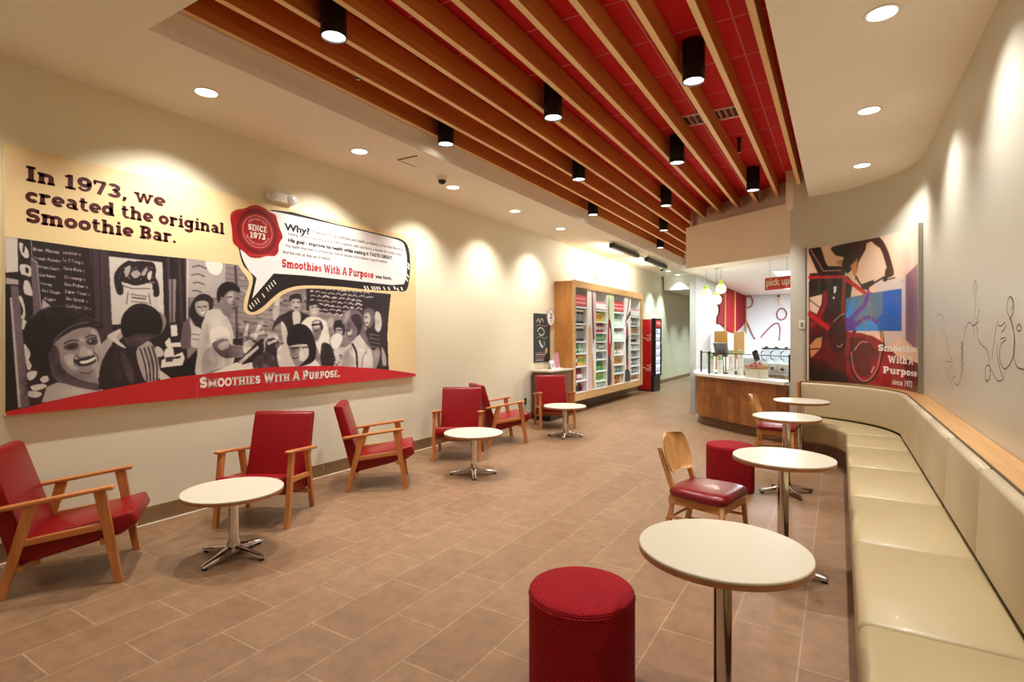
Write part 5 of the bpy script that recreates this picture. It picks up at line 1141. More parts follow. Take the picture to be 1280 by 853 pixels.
def pouch(col, band, w, h):
    t = thing('snack_pouch', '', 'pouch', (0, 0, -5)); rows = []
    for z, d, ww in ((0, .03, .48), (.02, .05, .5), (h * .4, .045, .48), (h * .8, .02, .48), (h * .9, .004, .5), (h, .003, .5)):
        rows.append([(d * math.sin(2 * PI * k / 16), ww * w * math.cos(2 * PI * k / 16) * (1 if abs(math.cos(2 * PI * k / 16)) < .9 else 1), z) for k in range(16)])
    b = MB(); b.grid(rows, close=True); b.build('bag', M_PC2[col], t, smooth_angle=60)
    b = MB(); b.box((.049, 0, h * .36), (.004, w * .6, h * .3), bevel=.001); b.build('label_patch', M_PC2[band], t)
    return t
def carton(col, band, w, h, d):
    t = thing('product_box', '', 'box', (0, 0, -5))
    b = MB(); b.box((0, 0, h / 2), (d, w, h), bevel=.002); b.build('carton', M_PC2[col], t)
    b = MB(); b.box((d / 2 + .0006, 0, h * .55), (.001, w * .8, h * .4)); b.build('front_print', M_PC2[band], t)
    return t
PROTO = {}
def product(kind, col, x, y, z, label, group):
    key = (kind,) + col
    if key in PROTO: return dup(PROTO[key], (x, y, z), 0, label, group)
    c, c2, c3, h = col[0], col[1], col[2], col[3]
    t = {'tub': lambda: tub(c, c2, .074, h, c3), 'bottle': lambda: bottle(c, c2, .042, h, c3), 'pouch': lambda: pouch(c, c2, .142, h), 'box': lambda: carton(c, c2, .14, h, .10)}[kind]()
    t.location = (x, y, z); t['label'] = label; t['group'] = group; PROTO[key] = t; return t
BAYN = ['leftmost', 'second', 'third', 'rightmost']; ORD = ['top', 'second', 'third', 'fourth', 'fifth', 'sixth', 'seventh', 'eighth', 'lowest']
CN = dict(black='black', white='white', green='green', lime='lime green', red='red', yellow='yellow', amber='amber', blue='blue', grey='grey', mint='pale green', maroon='maroon', orange='orange')
KN = dict(tub='tub', bottle='bottle', pouch='pouch', box='carton')
STOCK = {   # (bay, shelf): list of (kind, (body, lid/band, label, height), how many)
 (0, 1): [('tub', ('black', 'white', 'grey', .26), 3)], (0, 2): [('tub', ('black', 'white', 'grey', .27), 3)], (0, 3): [('pouch', ('green', 'white', 'white', .15), 2), ('pouch', ('mint', 'white', 'white', .16), 1)],
 (0, 4): [('box', ('red', 'white', 'white', .17), 2), ('box', ('yellow', 'green', 'white', .15), 2)], (0, 5): [('bottle', ('maroon', 'black', 'red', .21), 3), ('bottle', ('red', 'black', 'white', .18), 3)], (0, 6): [('tub', ('green', 'white', 'black', .17), 2), ('bottle', ('red', 'white', 'maroon', .2), 2)],
 (1, 1): [('box', ('amber', 'yellow', 'white', .16), 1), ('box', ('yellow', 'orange', 'white', .17), 2), ('box', ('lime', 'yellow', 'white', .15), 1)], (1, 2): [('box', ('white', 'yellow', 'white', .13), 1), ('box', ('red', 'white', 'white', .14), 3)], (1, 3): [('box', ('green', 'mint', 'white', .14), 4)],
 (1, 4): [('box', ('mint', 'green', 'white', .13), 2), ('box', ('grey', 'white', 'white', .12), 2)], (1, 5): [('bottle', ('red', 'white', 'white', .13), 2), ('bottle', ('grey', 'white', 'blue', .14), 3)], (1, 6): [('pouch', ('green', 'lime', 'white', .16), 4)],
 (1, 7): [('pouch', ('lime', 'green', 'white', .15), 4)], (1, 8): [('box', ('mint', 'white', 'white', .1), 4)],
 (2, 1): [('bottle', ('green', 'white', 'mint', .2), 2), ('bottle', ('mint', 'green', 'white', .22), 3)], (2, 2): [('tub', ('mint', 'white', 'white', .16), 3)], (2, 3): [('pouch', ('grey', 'white', 'white', .15), 2), ('pouch', ('amber', 'white', 'white', .14), 1)],
 (2, 4): [('pouch', ('amber', 'orange', 'white', .15), 4)], (2, 5): [('box', ('grey', 'mint', 'white', .12), 3)], (2, 6): [('pouch', ('orange', 'amber', 'white', .18), 3), ('box', ('amber', 'white', 'white', .14), 1)],
 (3, 1): [('box', ('grey', 'white', 'white', .12), 3)], (3, 2): [('box', ('amber', 'grey', 'white', .11), 3)], (3, 3): [('bottle', ('white', 'grey', 'maroon', .17), 4)], (3, 4): [('box', ('white', 'mint', 'white', .1), 4)],
 (3, 5): [('pouch', ('grey', 'mint', 'white', .13), 3)], (3, 6): [('box', ('grey', 'white', 'white', .13), 4)], (3, 7): [('box', ('grey', 'white', 'white', .12), 3)], (3, 8): [('box', ('amber', 'red', 'white', .1), 3)],
}
for (bay, sh), lst in STOCK.items():
    y0, y1 = BAYS[bay]; z = SHELF[bay][sh]; k = 0
    if sum(n_ for _, _, n_ in lst) == 3: lst = [(lst[0][0], lst[0][1], lst[0][2] + 1)] + lst[1:]
    tot = sum(n_ for _, _, n_ in lst)
    hz = SHELF[bay][sh - 1] - .03 - z
    for kind, col, n_ in lst:
        lab = '%s %s on the %s shelf of the %s cabinet bay' % (CN[col[0]] + (' round' if kind == 'tub' else ''), KN[kind], ORD[sh - 1] if sh < len(SHELF[bay]) - 1 else 'lowest', BAYN[bay])
        grp = '%s %ss on the %s shelf of the %s bay' % (CN[col[0]], KN[kind], ORD[sh - 1], BAYN[bay])
        for i in range(n_):
            m_ = .078; y = y0 + m_ + (y1 - y0 - 2 * m_) * (k / max(1, tot - 1)); k += 1
            c = col[:3] + (round(min(col[3] * 1.3, hz - .03), 3),)
            product(kind, c, XL + .27, y, z + .0015, lab, grp)
# ---------------------------------------------------------------- drinks cooler
t = thing('beverage_cooler', 'tall red drinks cooler with a black glass door beyond the product cabinet', 'cooler', (XL + .04, 14.68, 0))
M_CRED = mat('cooler_red', '#b8141c', .3, coat=.3); M_CBLK = mat('cooler_black', '#15151a', .35)
b = MB(); b.box((.19, .31, 1.02), (.38, .62, 1.96), bevel=.01); b.build('body', M_CRED, t, smooth_angle=30)
b = MB()
for y0, y1, z0, z1 in ((0, .07, .42, 2.02), (.55, .62, .42, 2.02), (.07, .55, 1.74, 1.78), (.07, .55, .42, .48), (.07, .55, 1.97, 2.02)): b.box((.43, (y0 + y1) / 2, (z0 + z1) / 2), (.1, y1 - y0, z1 - z0))
b.box((.385, .31, 1.2), (.01, .62, 1.6)); dr = b.build('door_frame', M_CBLK, t)
b = MB(); b.box((.455, .31, 1.11), (.006, .48, 1.26)); b.build('glass', mat('cooler_glass', '#e8ecf4', .08, emit='#dfe6f4', strength=.9), dr)
b = MB()
for k in range(6): b.box((.4595, .31, .55 + k * .21), (.003, .46, .02))
for k in range(22): b.box((.4597, .10 + (k % 4) * .14, .60 + (k // 4) * .21), (.002, .05, .12))
b.build('shelved_drinks', mat('cooler_contents', '#9aa2b4', .3), dr)
b = MB(); b.tube([(.48, .55, .8), (.50, .55, .82), (.50, .55, 1.35), (.48, .55, 1.37)], .012); b.build('handle', M_GRY, dr)
b = MB(); b.box((.435, .31, 1.875), (.1, .48, .19), bevel=.008); hs = b.build('lit_header', mat('cooler_header', '#c82028', .3, emit='#d83038', strength=.7), t)
b = MB(); ps, w = slab('Cool', 1.0); put(b, ps, lambda x, y: (.486, .14 + x * .34 / w, 1.83 + y * .09)) if False else b.tube(smooth_poly([(.486, .13, 1.86), (.486, .2, 1.92), (.486, .24, 1.84), (.486, .32, 1.91), (.486, .36, 1.85), (.486, .46, 1.9)], 4, closed=False), .012, 6); b.build('header_script', mat('cooler_script', '#f4e4e4', .4), hs)
b = MB()
b.box((.40, .31, .21), (.08, .62, .40))
for k in range(6): b.box((.445, .31, .08 + k * .055), (.014, .56, .018))
b.build('vent_grille', M_CBLK, t)
b = MB()
for z in (1.55, .72):
    for k, (a, l) in enumerate(((.0, .12), (.07, .22), (.13, .14))):
        b.tube(smooth_poly([(.36, -.001, z - a), (.33, -.001, z - a + .03), (.30, -.001, z - a - .02), (.36 - l, -.001, z - a + .01)], 3, closed=False), .010, 6)
b.build('side_script', mat('cooler_side_script', '#e8c0bc', .4), t)
# ---------------------------------------------------------------- pick-up counter and what stands round it
M_CW = tiles('counter_planks', .9, .11, '#7a4a24', '#9a6432', '#5a3418', .0015, rough=.4, offset=.37, swap=False, noise=.35, bump=.1)
def plank_mat():
    m = M_CW; nt = m.node_tree
    # planks stand upright: rows follow the run of the front, length follows Z
    for n_ in nt.nodes:
        if n_.type == 'SEPXYZ': sp = n_
    adds = [l for l in nt.links if l.from_node == sp]
    tgt = [(l.from_socket.name, l.to_socket) for l in adds]
    for l in list(adds): nt.links.remove(l)
    for nm, s_ in tgt:
        nt.links.new(sp.outputs['Z' if nm == 'X' else 'X'], s_)
plank_mat()
front = smooth_poly([(-.64, 8.46), (-1.10, 8.86), (-1.62, 9.29), (-2.0, 9.62), (-2.15, 9.84), (-2.26, 10.2), (-2.36, 10.92)], 6, closed=False)
def offset_path(path, d):
    o = []
    for i, p_ in enumerate(path):
        a, c = Vector(path[max(0, i - 1)]), Vector(path[min(len(path) - 1, i + 1)]); t_ = (c - a).normalized(); o.append((p_[0] + t_.y * d, p_[1] - t_.x * d))
    return o
counter = thing('pickup_counter', 'curved counter clad in upright wooden planks with a white top, under the opening', 'counter', (0, 0, 0))
def wallstrip(d0, d1, z0, z1):
    a, c = [[(min(x, -.60), y) for x, y in offset_path(front, d)] for d in (d0, d1)]; b = MB()
    b.grid([[(x0, y0, z0), (x1, y1, z0), (x1, y1, z1), (x0, y0, z1)] for (x0, y0), (x1, y1) in zip(a, c)], close=True, smooth=False); return b
wallstrip(0, .05, .16, .845).build('plank_front', M_CW, counter, smooth_angle=25)
wallstrip(.06, .10, 0, .165).build('kick_plate', wood('counter_kick', '#5a3c28', '#6f4b32', 'X'), counter, smooth_angle=25)
wallstrip(-.035, .40, .845, .885).build('countertop', mat('white_quartz', '#f2f0e6', .2), counter, smooth_angle=25)
wallstrip(.05, .06, .165, .845).build('inner_face', M_GREYW, counter, smooth_angle=25)
M_GLASS = clear_glass('guard_glass')
M_POST = mat('dark_metal_post', '#4c4844', .35, .7)
def along(s):       # a point and the tangent at fraction s of the counter front
    i = s * (len(front) - 1); k = min(int(i), len(front) - 2); f_ = i - k
    a, c = Vector(front[k]), Vector(front[k + 1]); return a.lerp(c, f_), (c - a).normalized()
t = thing('sneeze_guard', 'clear glass guard on dark metal posts standing on the counter top', 'glass guard', (0, 0, .885))
SP = (.015, .49, .78)
pp = []
for s in SP:
    p_, tg = along(s); c = p_ + Vector((tg.y, -tg.x)) * .10; pp.append(c)
    b = MB(); b.box((c.x, c.y, .195), (.028, .028, .39), bevel=.003); b.build('post', M_POST, t)
for k in range(2):
    b = MB(); b.bar((pp[k].x, pp[k].y, .19), (pp[k + 1].x, pp[k + 1].y, .19), .008, .33); b.build('glass_pane', M_GLASS, t)
    b = MB(); b.bar((pp[k].x, pp[k].y, .362), (pp[k + 1].x, pp[k + 1].y, .362), .012, .012); b.build('top_rail', M_POST, t)
# paper cups in stacks
M_CUP = mat('white_cup', '#f4f4ee', .5); M_CUPG = mat('green_cup_print', '#9cc878', .5)
cup0 = None
def cups(s, inset, n_, where, z=.885, sc=1.0):
    global cup0
    p_, tg = along(s); c = p_ + Vector((tg.y, -tg.x)) * inset
    for k in range(n_):
        lab = 'topmost paper cup of the stack %s' % where if k == n_ - 1 else 'white and green paper cup in the stack %s' % where
        grp = None if k == n_ - 1 else 'paper cups in the stack ' + where
        if cup0 is None:
            cup0 = thing('paper_cup', lab, 'cup', (c.x, c.y, z + k * .034), 0, grp)
            b = MB(); b.lathe([(.045, 0), (.047, .002), (.047, .007), (.045, .009), (.040, .05), (.033, .115), (.031, .122), (.0001, .122)], n=18, cap=False); b.build('cup_body', M_CUP, cup0, smooth_angle=40)
            b = MB(); b.lathe([(.0412, .045), (.0347, .108)], n=18, cap=False); b.build('printed_band', M_CUPG, cup0, smooth_angle=40)
        else:
            r_ = dup(cup0, (c.x, c.y, z + k * .034), 0, lab, grp)
            if grp is None and 'group' in r_: del r_['group']
cups(.66, .205, 9, 'at the left end of the counter', z=.885); cups(.56, .205, 7, 'left of the middle guard post'); cups(.43, .205, 7, 'right of the middle guard post')
cups(.345, .20, 10, 'in the middle of the counter'); cups(.30, .24, 10, 'beside the fruit basket')
# fruit tray and fruit
p_, tg = along(.22); c = p_ + Vector((tg.y, -tg.x)) * .25
t = thing('fruit_tray', 'small tan basket of red fruit raised on the counter behind the glass guard', 'basket', (c.x, c.y, .885), math.atan2(tg.y, tg.x))
b = MB(); b.box((0, 0, .07), (.28, .2, .14), bevel=.006); b.build('riser', mat('tray_riser', '#d8cdb8', .5), t)
b = MB(); b.prism([(-.13, .14), (.13, .14), (.16, .20), (.15, .20), (.125, .155), (-.125, .155), (-.15, .20), (-.16, .20)], -.1, .1, 'Y'); b.build('basket', wood('basket_cane', '#a8703c', '#c99254', 'X'), t)
st0 = None
for k, (dx, dy, dz) in enumerate(((-.10, 0, .0), (-.05, .05, .0), (-.04, -.04, .0), (.01, .01, .0), (.06, .05, .0), (.07, -.03, .0), (-.07, .0, .035), (.03, .0, .035))):
    w_ = t.matrix_world; rz = math.atan2(tg.y, tg.x); q_ = Vector((c.x + dx * math.cos(rz) - dy * math.sin(rz), c.y + dx * math.sin(rz) + dy * math.cos(rz), .885 + .157 + dz))
    if st0 is None:
        st0 = thing('strawberry', 'red strawberry in the small tan basket on the counter', 'strawberry', q_, 0, 'strawberries in the basket')
        b = MB(); b.lathe([(.0001, 0), (.016, .008), (.028, .03), (.026, .045), (.012, .052), (.0001, .052)], n=14); b.build('fruit', mat('strawberry_red', '#c01820', .35, bump=.2, bscale=300), st0, smooth_angle=60)
        b = MB()
        for j in range(5): a = 2 * PI * j / 5; b.quad((0, 0, .054), (.012 * math.cos(a - .4), .012 * math.sin(a - .4), .055), (.028 * math.cos(a), .028 * math.sin(a), .05), (.012 * math.cos(a + .4), .012 * math.sin(a + .4), .055))
        b.build('leaf_crown', mat('strawberry_leaf', '#4c7a30', .5), st0)
    else: dup(st0, q_, k)
# printed flowers on the guard
# working counter behind
t = thing('work_counter', 'olive-grey back counter with a steel top behind the pick-up counter', 'counter', (-1.10, 10.66, 0), R(141))
b = MB(); b.box((0, 0, .44), (1.3, .6, .86)); b.build('carcass', mat('olive_laminate', '#a8a27c', .5), t)
b = MB(); b.box((0, 0, .885), (1.34, .66, .03), bevel=.006); b.build('worktop', mat('steel_top', '#c4c8c8', .3, .6), t)
for s in (-1, 0, 1):
    b = MB(); b.box((s * .43, .302, .46), (.42, .012, .74), bevel=.003); d_ = b.build('door', mat('olive_door', '#b2ac86', .5), t); b = MB(); b.box((s * .43 + .15, .312, .7), (.014, .014, .14)); b.build('handle', M_CHROME, d_)
def wc(x, y, z=.90): a = R(141); return (-1.10 + x * math.cos(a) - y * math.sin(a), 10.66 + x * math.sin(a) + y * math.cos(a), z)
bl0 = None
for k, (x, lab) in enumerate(((-.46, 'blender with a clear jug on the back counter, nearest the right jamb'), (-.24, 'blender with a clear jug on the back counter, second from the right jamb'), (-.02, 'blender with a clear jug on the back counter, third from the right jamb'))):
    if bl0 is None:
        bl0 = thing('blender', lab, 'blender', wc(x, .05), R(141), 'blenders on the back counter')
        b = MB(); b.prism([(-.09, 0), (.09, 0), (.075, .16), (-.075, .16)], -.1, .1, 'X', bevel=.012); b.build('motor_base', mat('blender_base', '#d4d6d8', .4), bl0, smooth_angle=40)
        b = MB(); b.lathe([(.03, 0), (.03, .02), (.0001, .024)], (0, .088, .07), n=14, axis='Y'); b.build('dial', M_BLK, bl0)
        b = MB(); b.lathe([(.055, .165), (.06, .18), (.078, .40), (.08, .405)], n=24); b.build('jug', clear_glass('blender_jug', (.86, .90, .92), .15), bl0, smooth_angle=50)
        b = MB(); b.lathe([(.081, .40), (.081, .425), (.03, .43), (.028, .45), (.0001, .452)], n=24); b.build('lid', M_BLK, bl0, smooth_angle=40)
        b = MB(); b.tube([(.07, 0, .37), (.12, 0, .35), (.115, 0, .24), (.064, 0, .215)], .012); b.build('handle', M_BLK, bl0)
    else: dup(bl0, wc(x, .05), R(141), lab)
t = thing('ice_bin', 'pale steel bin with a raised clear lid at the back counter', 'bin', wc(.36, 0), R(141)); b = MB(); b.box((0, 0, .11), (.36, .34, .22), bevel=.01); b.build('bin_body', mat('bin_steel', '#c9d0d4', .35, .3), t)
b = MB(); b.bar((0, .15, .23), (0, -.16, .40), .34, .012); b.build('lid', mat('bin_lid', '#dde6ea', .2), t)
# till: monitor, stand and card reader on the front counter
p_, tg = along(.50); c = p_ + Vector((tg.y, -tg.x)) * .365; rz = math.atan2(tg.y, tg.x)
t = thing('till_monitor', 'grey till screen on a black stand behind the guard post', 'till', (c.x, c.y, .885), rz)
b = MB(); b.box((0, 0, .01), (.2, .2, .02), bevel=.004); b.build('foot', M_CBLK, t)
b = MB(); b.bar((0, 0, .02), (0, .02, .34), .05, .04); b.build('stand', M_CBLK, t)
b = MB(); b.box((0, .02, .42), (.36, .05, .24), Matrix.Rotation(R(-14), 3, 'X'), bevel=.012); sc_ = b.build('screen_housing', mat('till_grey', '#7c7f86', .4), t)
b = MB(); b.box((0, .05, .33), (.3, .1, .07), bevel=.01); b.build('receipt_printer', M_CBLK, t)
t = thing('card_reader', 'black card reader tilted on a stand at the right of the counter', 'card reader', (-1.13, 9.30, .885), rz)
b = MB(); b.bar((0, 0, 0), (0, 0, .30), .03, .03); b.build('stand', M_CBLK, t); b = MB(); b.box((0, 0, .34), (.09, .05, .17), Matrix.Rotation(R(24), 3, 'Y'), bevel=.01); b.build('handset', M_CBLK, t)
# orange and pale wooden boards standing behind the till
def board(name, label, x, y, z0, w_, h_, m_):
    t = thing(name, label, 'board', (x, y, 0), R(141)); b = MB(); b.box((0, 0, z0 + h_ / 2), (w_, .025, h_), bevel=.01); b.build('panel', m_, t)
    for s in (-1, 1): b = MB(); b.box((s * w_ * .36, 0, z0 / 2), (.03, .02, z0)); b.build('leg', M_OAKZ, t)
board('menu_board', 'orange board on legs behind the grey till screen', -2.17, 12.2, 1.2, .40, .44, mat('orange_board', '#c99440', .5, vary=.1))
board('menu_board', 'pale wooden board on legs under the right of the red wall graphic', -1.776, 12.0, 1.05, .30, .58, wood('pale_board', '#d0a060', '#e0b878', 'Z'))
# pendant lamps
M_PG = mat('pendant_glass', '#f2f6dc', .25, emit='#f4ffd0', strength=.8); M_PGR = mat('pendant_green', '#b8d23c', .3, emit='#c8e048', strength=.5)
pd0 = None
for (x, y, z, lab) in ((-2.02, 9.95, 2.30, 'glass pendant lamp with green neck, leftmost of the three over the counter'), (-1.86, 10.02, 2.19, 'glass pendant lamp with green neck, lowest of the three over the counter'), (-1.76, 9.90, 2.37, 'glass pendant lamp with green neck, rightmost of the three over the counter')):
    if pd0 is None:
        pd0 = thing('pendant_lamp', lab, 'pendant lamp', (x, y, z), 0, 'pendant lamps over the counter')
        b = MB(); b.lathe([(.0001, -.09), (.038, -.087), (.07, -.066), (.087, -.026), (.085, .01), (.067, .05), (.05, .07)], n=28); b.build('globe', M_PG, pd0, smooth_angle=60)
        b = MB(); b.lathe([(.052, .068), (.04, .09), (.02, .13), (.008, .15), (.0001, .152)], n=20); b.build('neck', M_PGR, pd0, smooth_angle=60)
        b = MB(); b.lathe([(.003, .15), (.003, .29)], n=8); b.build('cord', M_GRY, pd0); b = MB(); b.lathe([(.0001, .29), (.05, .29), (.05, .30), (.0001, .30)], n=20); b.build('canopy', M_GRY, pd0)
        l = bpy.data.lights.new('pendant_bulb', 'POINT'); l.energy = 8; l.color = (1, 1, .8); l.shadow_soft_size = .1; lo = bpy.data.objects.new('pendant_bulb', l); COL.objects.link(lo); lo.location = (0, 0, -.13); lo.parent = pd0
    else:
        r_ = dup(pd0, (x, y, z), 0, lab)
        for ch in r_.children:
            if ch.name.startswith('cord'):
                ch.scale = (1, 1, (ZP - z - .01 - .15) / .14); ch.location = (0, 0, .15 - .15 * ch.scale.z)
            if ch.name.startswith('canopy'): ch.location = (0, 0, ZP - z - .302)
for ch in pd0.children:
    if ch.name.startswith('cord'): ch.scale = (1, 1, (ZP - 2.30 - .01 - .15) / .14); ch.location = (0, 0, .15 - .15 * ch.scale.z)
    if ch.name.startswith('canopy'): ch.location = (0, 0, ZP - 2.30 - .302)
# pick up sign
s0, s1 = Vector((-.985, 9.19)), Vector((-.60, 8.93)); ds = (s1 - s0); ws = ds.length; ds.normalize(); mid = (s0 + s1) / 2
t = thing('pick_up_sign', 'red hanging sign reading pick up in the counter opening', 'sign', (mid.x, mid.y, 2.34), math.atan2(ds.y, ds.x))
b = MB(); b.box((0, 0, 0), (ws, .012, .19)); b.build('panel', mat('sign_red', '#d03c34', .4), t)
b = MB(); ps, w = sans('pick up', 1.0, .03); k_ = (ws - .05) / w; put(b, ps, lambda x, y: (-ws / 2 + .025 + x * k_, -.0075, -.03 + y * .155)); b.build('lettering', M_PALEP, t, fix=False)
for s in (-1, 1): b = MB(); b.tube([(s * .15, 0, .095), (s * .15, 0, ZP - 2.34)], .002, 6); b.build('wire', M_GRY, t)
# red slatted graphic on the side wall of the kitchen
t = thing('red_wall_graphic', 'large red wall panel with gold slats and a curved bottom beside the kitchen', 'wall panel', (XP + .003, 12.9, 0))
pts = [on_x(u, v, XP) for u, v in [(896, 362.5), (907, 366.2), (931, 374)]]
ed = [(12.92, 2.72), (17.2, 2.72)] + smooth_poly([(17.2, 1.95), (16.4, 1.78), (15.3, 1.63), (14.4, 1.66), (13.7, 1.76), (13.3, 1.82)], 5, closed=False) + [(12.90, 1.82), (12.95, 1.99)] + smooth_poly([(13.0, 2.0), (13.16, 2.08), (13.17, 2.2), (12.95, 2.28)], 4, closed=False)
b = MB(); b.prism([(y - 12.9, z) for y, z in ed], 0, .03, 'X'); b.build('panel', mat('graphic_red', '#7c0e18', .7, spec=.1), t)
for y in (13.75, 15.2, 17.22): b = MB(); b.box((.04, y - 12.9, 2.18), (.03, .06 if y < 17 else .05, 1.08)); b.build('slat', mat('gold_slat', '#c99a58', .45), t)
wall_d = [[(931, 373), (937, 370), (941, 376), (939, 383), (933, 385), (931, 382)], [(931, 396), (936, 408), (941, 420), (944, 424)], [(951, 422), (960, 412), (968, 405), (973, 405), (975, 412), (974, 426)], [(972, 398), (971, 392), (974, 387), (979, 386), (983, 391), (982, 397), (977, 400), (972, 398)]]
o = on_y(*wall_d[0][0], YP - .06); b = MB()
for s_ in wall_d:
    P = [on_y(u, v, YP - .012) - o for u, v in smooth_poly(s_, 5, closed=False)]; P = [Vector((q.x, 0.04, q.z)) for q in P]; b.tube(P, .022, 6)
dd = b.build('wall_drawing', mat('pink_tube', '#a86a74', .5), None, smooth_angle=60); dd.location = o; tag(dd, 'thick pink line drawing of figures on the white back wall of the kitchen', 'wall drawing')
t = thing('wall_dispenser', 'small white dispenser with a black knob high on the kitchen back wall', 'dispenser', tuple(on_y(976.5, 374, YP))); b = MB(); b.box((0, -.05, -.05), (.1, .1, .26), bevel=.02); b.build('housing', M_PLW, t); b = MB(); b.lathe([(.03, 0), (.03, .04), (.0001, .05)], (-.06, -.1, .06), n=12); b.build('knob', M_BLK, t)
# light panel in the kitchen ceiling
def ceil_panel(x, y, label, e, sx=.6, sy=1.2):
    t = thing('ceiling_light_panel', label, 'ceiling light', (x, y, ZP), 0, 'kitchen ceiling light panels')
    b = MB(); b.box((0, 0, -.008), (sx + .04, sy + .04, .012)); b.build('frame', M_WHITE, t)
    b = MB(); b.box((0, 0, -.0155), (sx, sy, .004)); b.build('diffuser', mat('panel_diffuser', '#f6faff', .5, emit='#eef4ff', strength=2.0), t)
    l = bpy.data.lights.new('panel_lamp', 'AREA'); l.shape = 'RECTANGLE'; l.size = sx; l.size_y = sy; l.energy = e; l.color = (.92, .96, 1); lo = bpy.data.objects.new('panel_lamp', l); COL.objects.link(lo); lo.location = (0, 0, -.02); lo.parent = t
ceil_panel(-.75, 11.6, 'bright square light panel in the kitchen ceiling above the pick up sign', P_ROOM * .8); ceil_panel(-.9, 14.6, 'light panel in the kitchen ceiling near the back wall', P_ROOM * 1.7); ceil_panel(1.2, 12.8, 'light panel in the kitchen ceiling hidden to the right', P_ROOM)
# ---------------------------------------------------------------- ceiling things
M_BEAM = wood('beam_wood', '#a0561e', '#cc7c32', 'Y', .5, scale=26, stretch=.03, coat=0.0); M_BEAM_LIT = wood('beam_underside_lit', '#eec48a', '#f8dca8', 'Y', .5, scale=26, stretch=.03, coat=0.0)
def end_y(x):
    if x < -2.25: return 14.9
    return 10.30 + (x + 2.31) * (8.75 - 10.30) / (-.30 + 2.31) - .06
NUMS = ['first', 'second', 'third', 'fourth', 'fifth', 'sixth', 'seventh', 'eighth', 'ninth', 'tenth', 'eleventh']
for k in range(11):
    x = -3.625 + k * .3145; y0, y1 = 1.69, end_y(x)
    o = MB().box((0, (y1 - y0) / 2, 0), (.045, y1 - y0, .19)).build('ceiling_beam', M_BEAM); o.location = (x, y0, 3.735)
    tag(o, 'long wooden beam under the red ceiling, %s from the left' % NUMS[k], 'beam', 'wooden ceiling beams')
    MB().box((0, (y1 - y0) / 2, -.0965), (.045, y1 - y0, .003)).build('lit_underside', M_BEAM_LIT, o)  # paler underside: light reaching the beams from below, painted into the wood colour
M_CYLB = mat('black_cylinder_metal', '#0e0e12', .4, .2); M_GLOW = mat('downlight_glow', '#ffffff', .5, emit='#fff4e0', strength=9.0)
cy0 = None
CYL = [(-2.88, 2.45, 'nearest on the left'), (-3.50, 4.43, 'against the far left beam, second row'), (-2.235, 4.40, 'in the middle of the second row'), (-.975, 4.34, 'at the right of the second row'), (-2.84, 6.31, 'at the left of the third row'),
       (-1.60, 6.29, 'at the right of the third row'), (-1.01, 8.02, 'farthest right, by the bulkhead'), (-2.27, 8.28, 'in the middle of the fourth row'), (-3.47, 8.28, 'at the left of the fourth row'), (-2.84, 10.2, 'just clear of the bulkhead edge'), (-3.46, 12.15, 'farthest off, behind the bulkhead edge'),
       (-1.60, 2.3, None), (-2.9, 14.1, None), (-.95, .4, None), (-2.2, .4, None)]
for x, y, lab in CYL:
    lab = 'black cylinder downlight ' + ('between the beams, ' + lab if lab else 'out of view, %s, %.1f m along' % ('left side' if x < -2 else 'right side', y))
    if cy0 is None:
        cy0 = thing('cylinder_downlight', lab, 'ceiling light', (x, y, 3.53), 0, 'black cylinder downlights')
        b = MB(); b.lathe([(.074, .02), (.076, 0), (.085, 0), (.085, .31), (.07, .318), (.0001, .318)], n=32, cap=False); b.build('housing', M_CYLB, cy0, smooth_angle=40)
        b = MB(); b.lathe([(.0001, .012), (.074, .012)], n=32, cap=False); b.build('lens', M_GLOW, cy0)
        spot('downlight_lamp', (0, 0, -.01), P_CYL, NEUTRAL, 86, .85, cy0, .035)
    else:
        r_ = dup(cy0, (x, y, 3.53), 0, lab)
        if y > 10:                                   # the lamps down the corridor are cooler and stronger
            for ch in r_.children:
                if ch.type == 'LIGHT': ch.data = ch.data.copy(); ch.data.energy = P_CYL * 2.2; ch.data.color = (.86, .97, 1.0)
def can(x, y, label, e=P_CAN, col=WARM, z=ZC, size=108, glow=M_GLOW, grp='recessed ceiling downlights', aim=None):
    t = thing('recessed_downlight', label, 'ceiling light', (x, y, z), 0, grp)
    b = MB(); b.lathe([(.078, -.001), (.098, -.001), (.1, -.004), (.097, -.007), (.08, -.006), (.076, -.003)], n=32, cap=False); b.build('trim_ring', M_PLW, t, smooth_angle=40)
    b = MB(); b.lathe([(.0001, -.002), (.079, -.002)], n=32, cap=False); b.build('lens', glow, t)
    spot('downlight_lamp', (0, 0, -.012), e, col, size, .85, t, .03, aim)
    return t
LC = [(-1.0, 'out of view behind the camera'), (.78, 'out of view beside the camera')] + [(2.35, 'nearest over the mural'), (3.92, 'second over the mural'), (5.49, 'third, beside the dome camera'), (7.03, 'fourth, above the farther armchairs'), (8.6, 'fifth, before the side station')]
for y, w_ in LC: can(-4.22, y, 'recessed downlight in the left ceiling strip, ' + w_, P_CAN * (.5 if y < 1 else 1), aim=(-.16, 0, -1))
for y, w_ in ((-.9, 'out of view behind the camera'), (.68, 'out of view above the bench'), (2.25, 'out of view above the near bench'), (3.84, 'nearest the top edge of the photo'), (5.44, 'second over the bench'), (7.15, 'farthest, over the bench corner')): can(.215, y, 'recessed downlight in the right ceiling strip, ' + w_, P_CAN * (.45 if y < 1 else .8), aim=(.22, 0, -1))
for x in (-3.0, -1.2): can(x, -.4, 'recessed round fill downlight added out of view behind the camera', P_CAN * .4)  # unseen pair added behind the camera for fill light
M_GLOWC = mat('cool_glow', '#ffffff', .5, emit='#eafff0', strength=6.0)
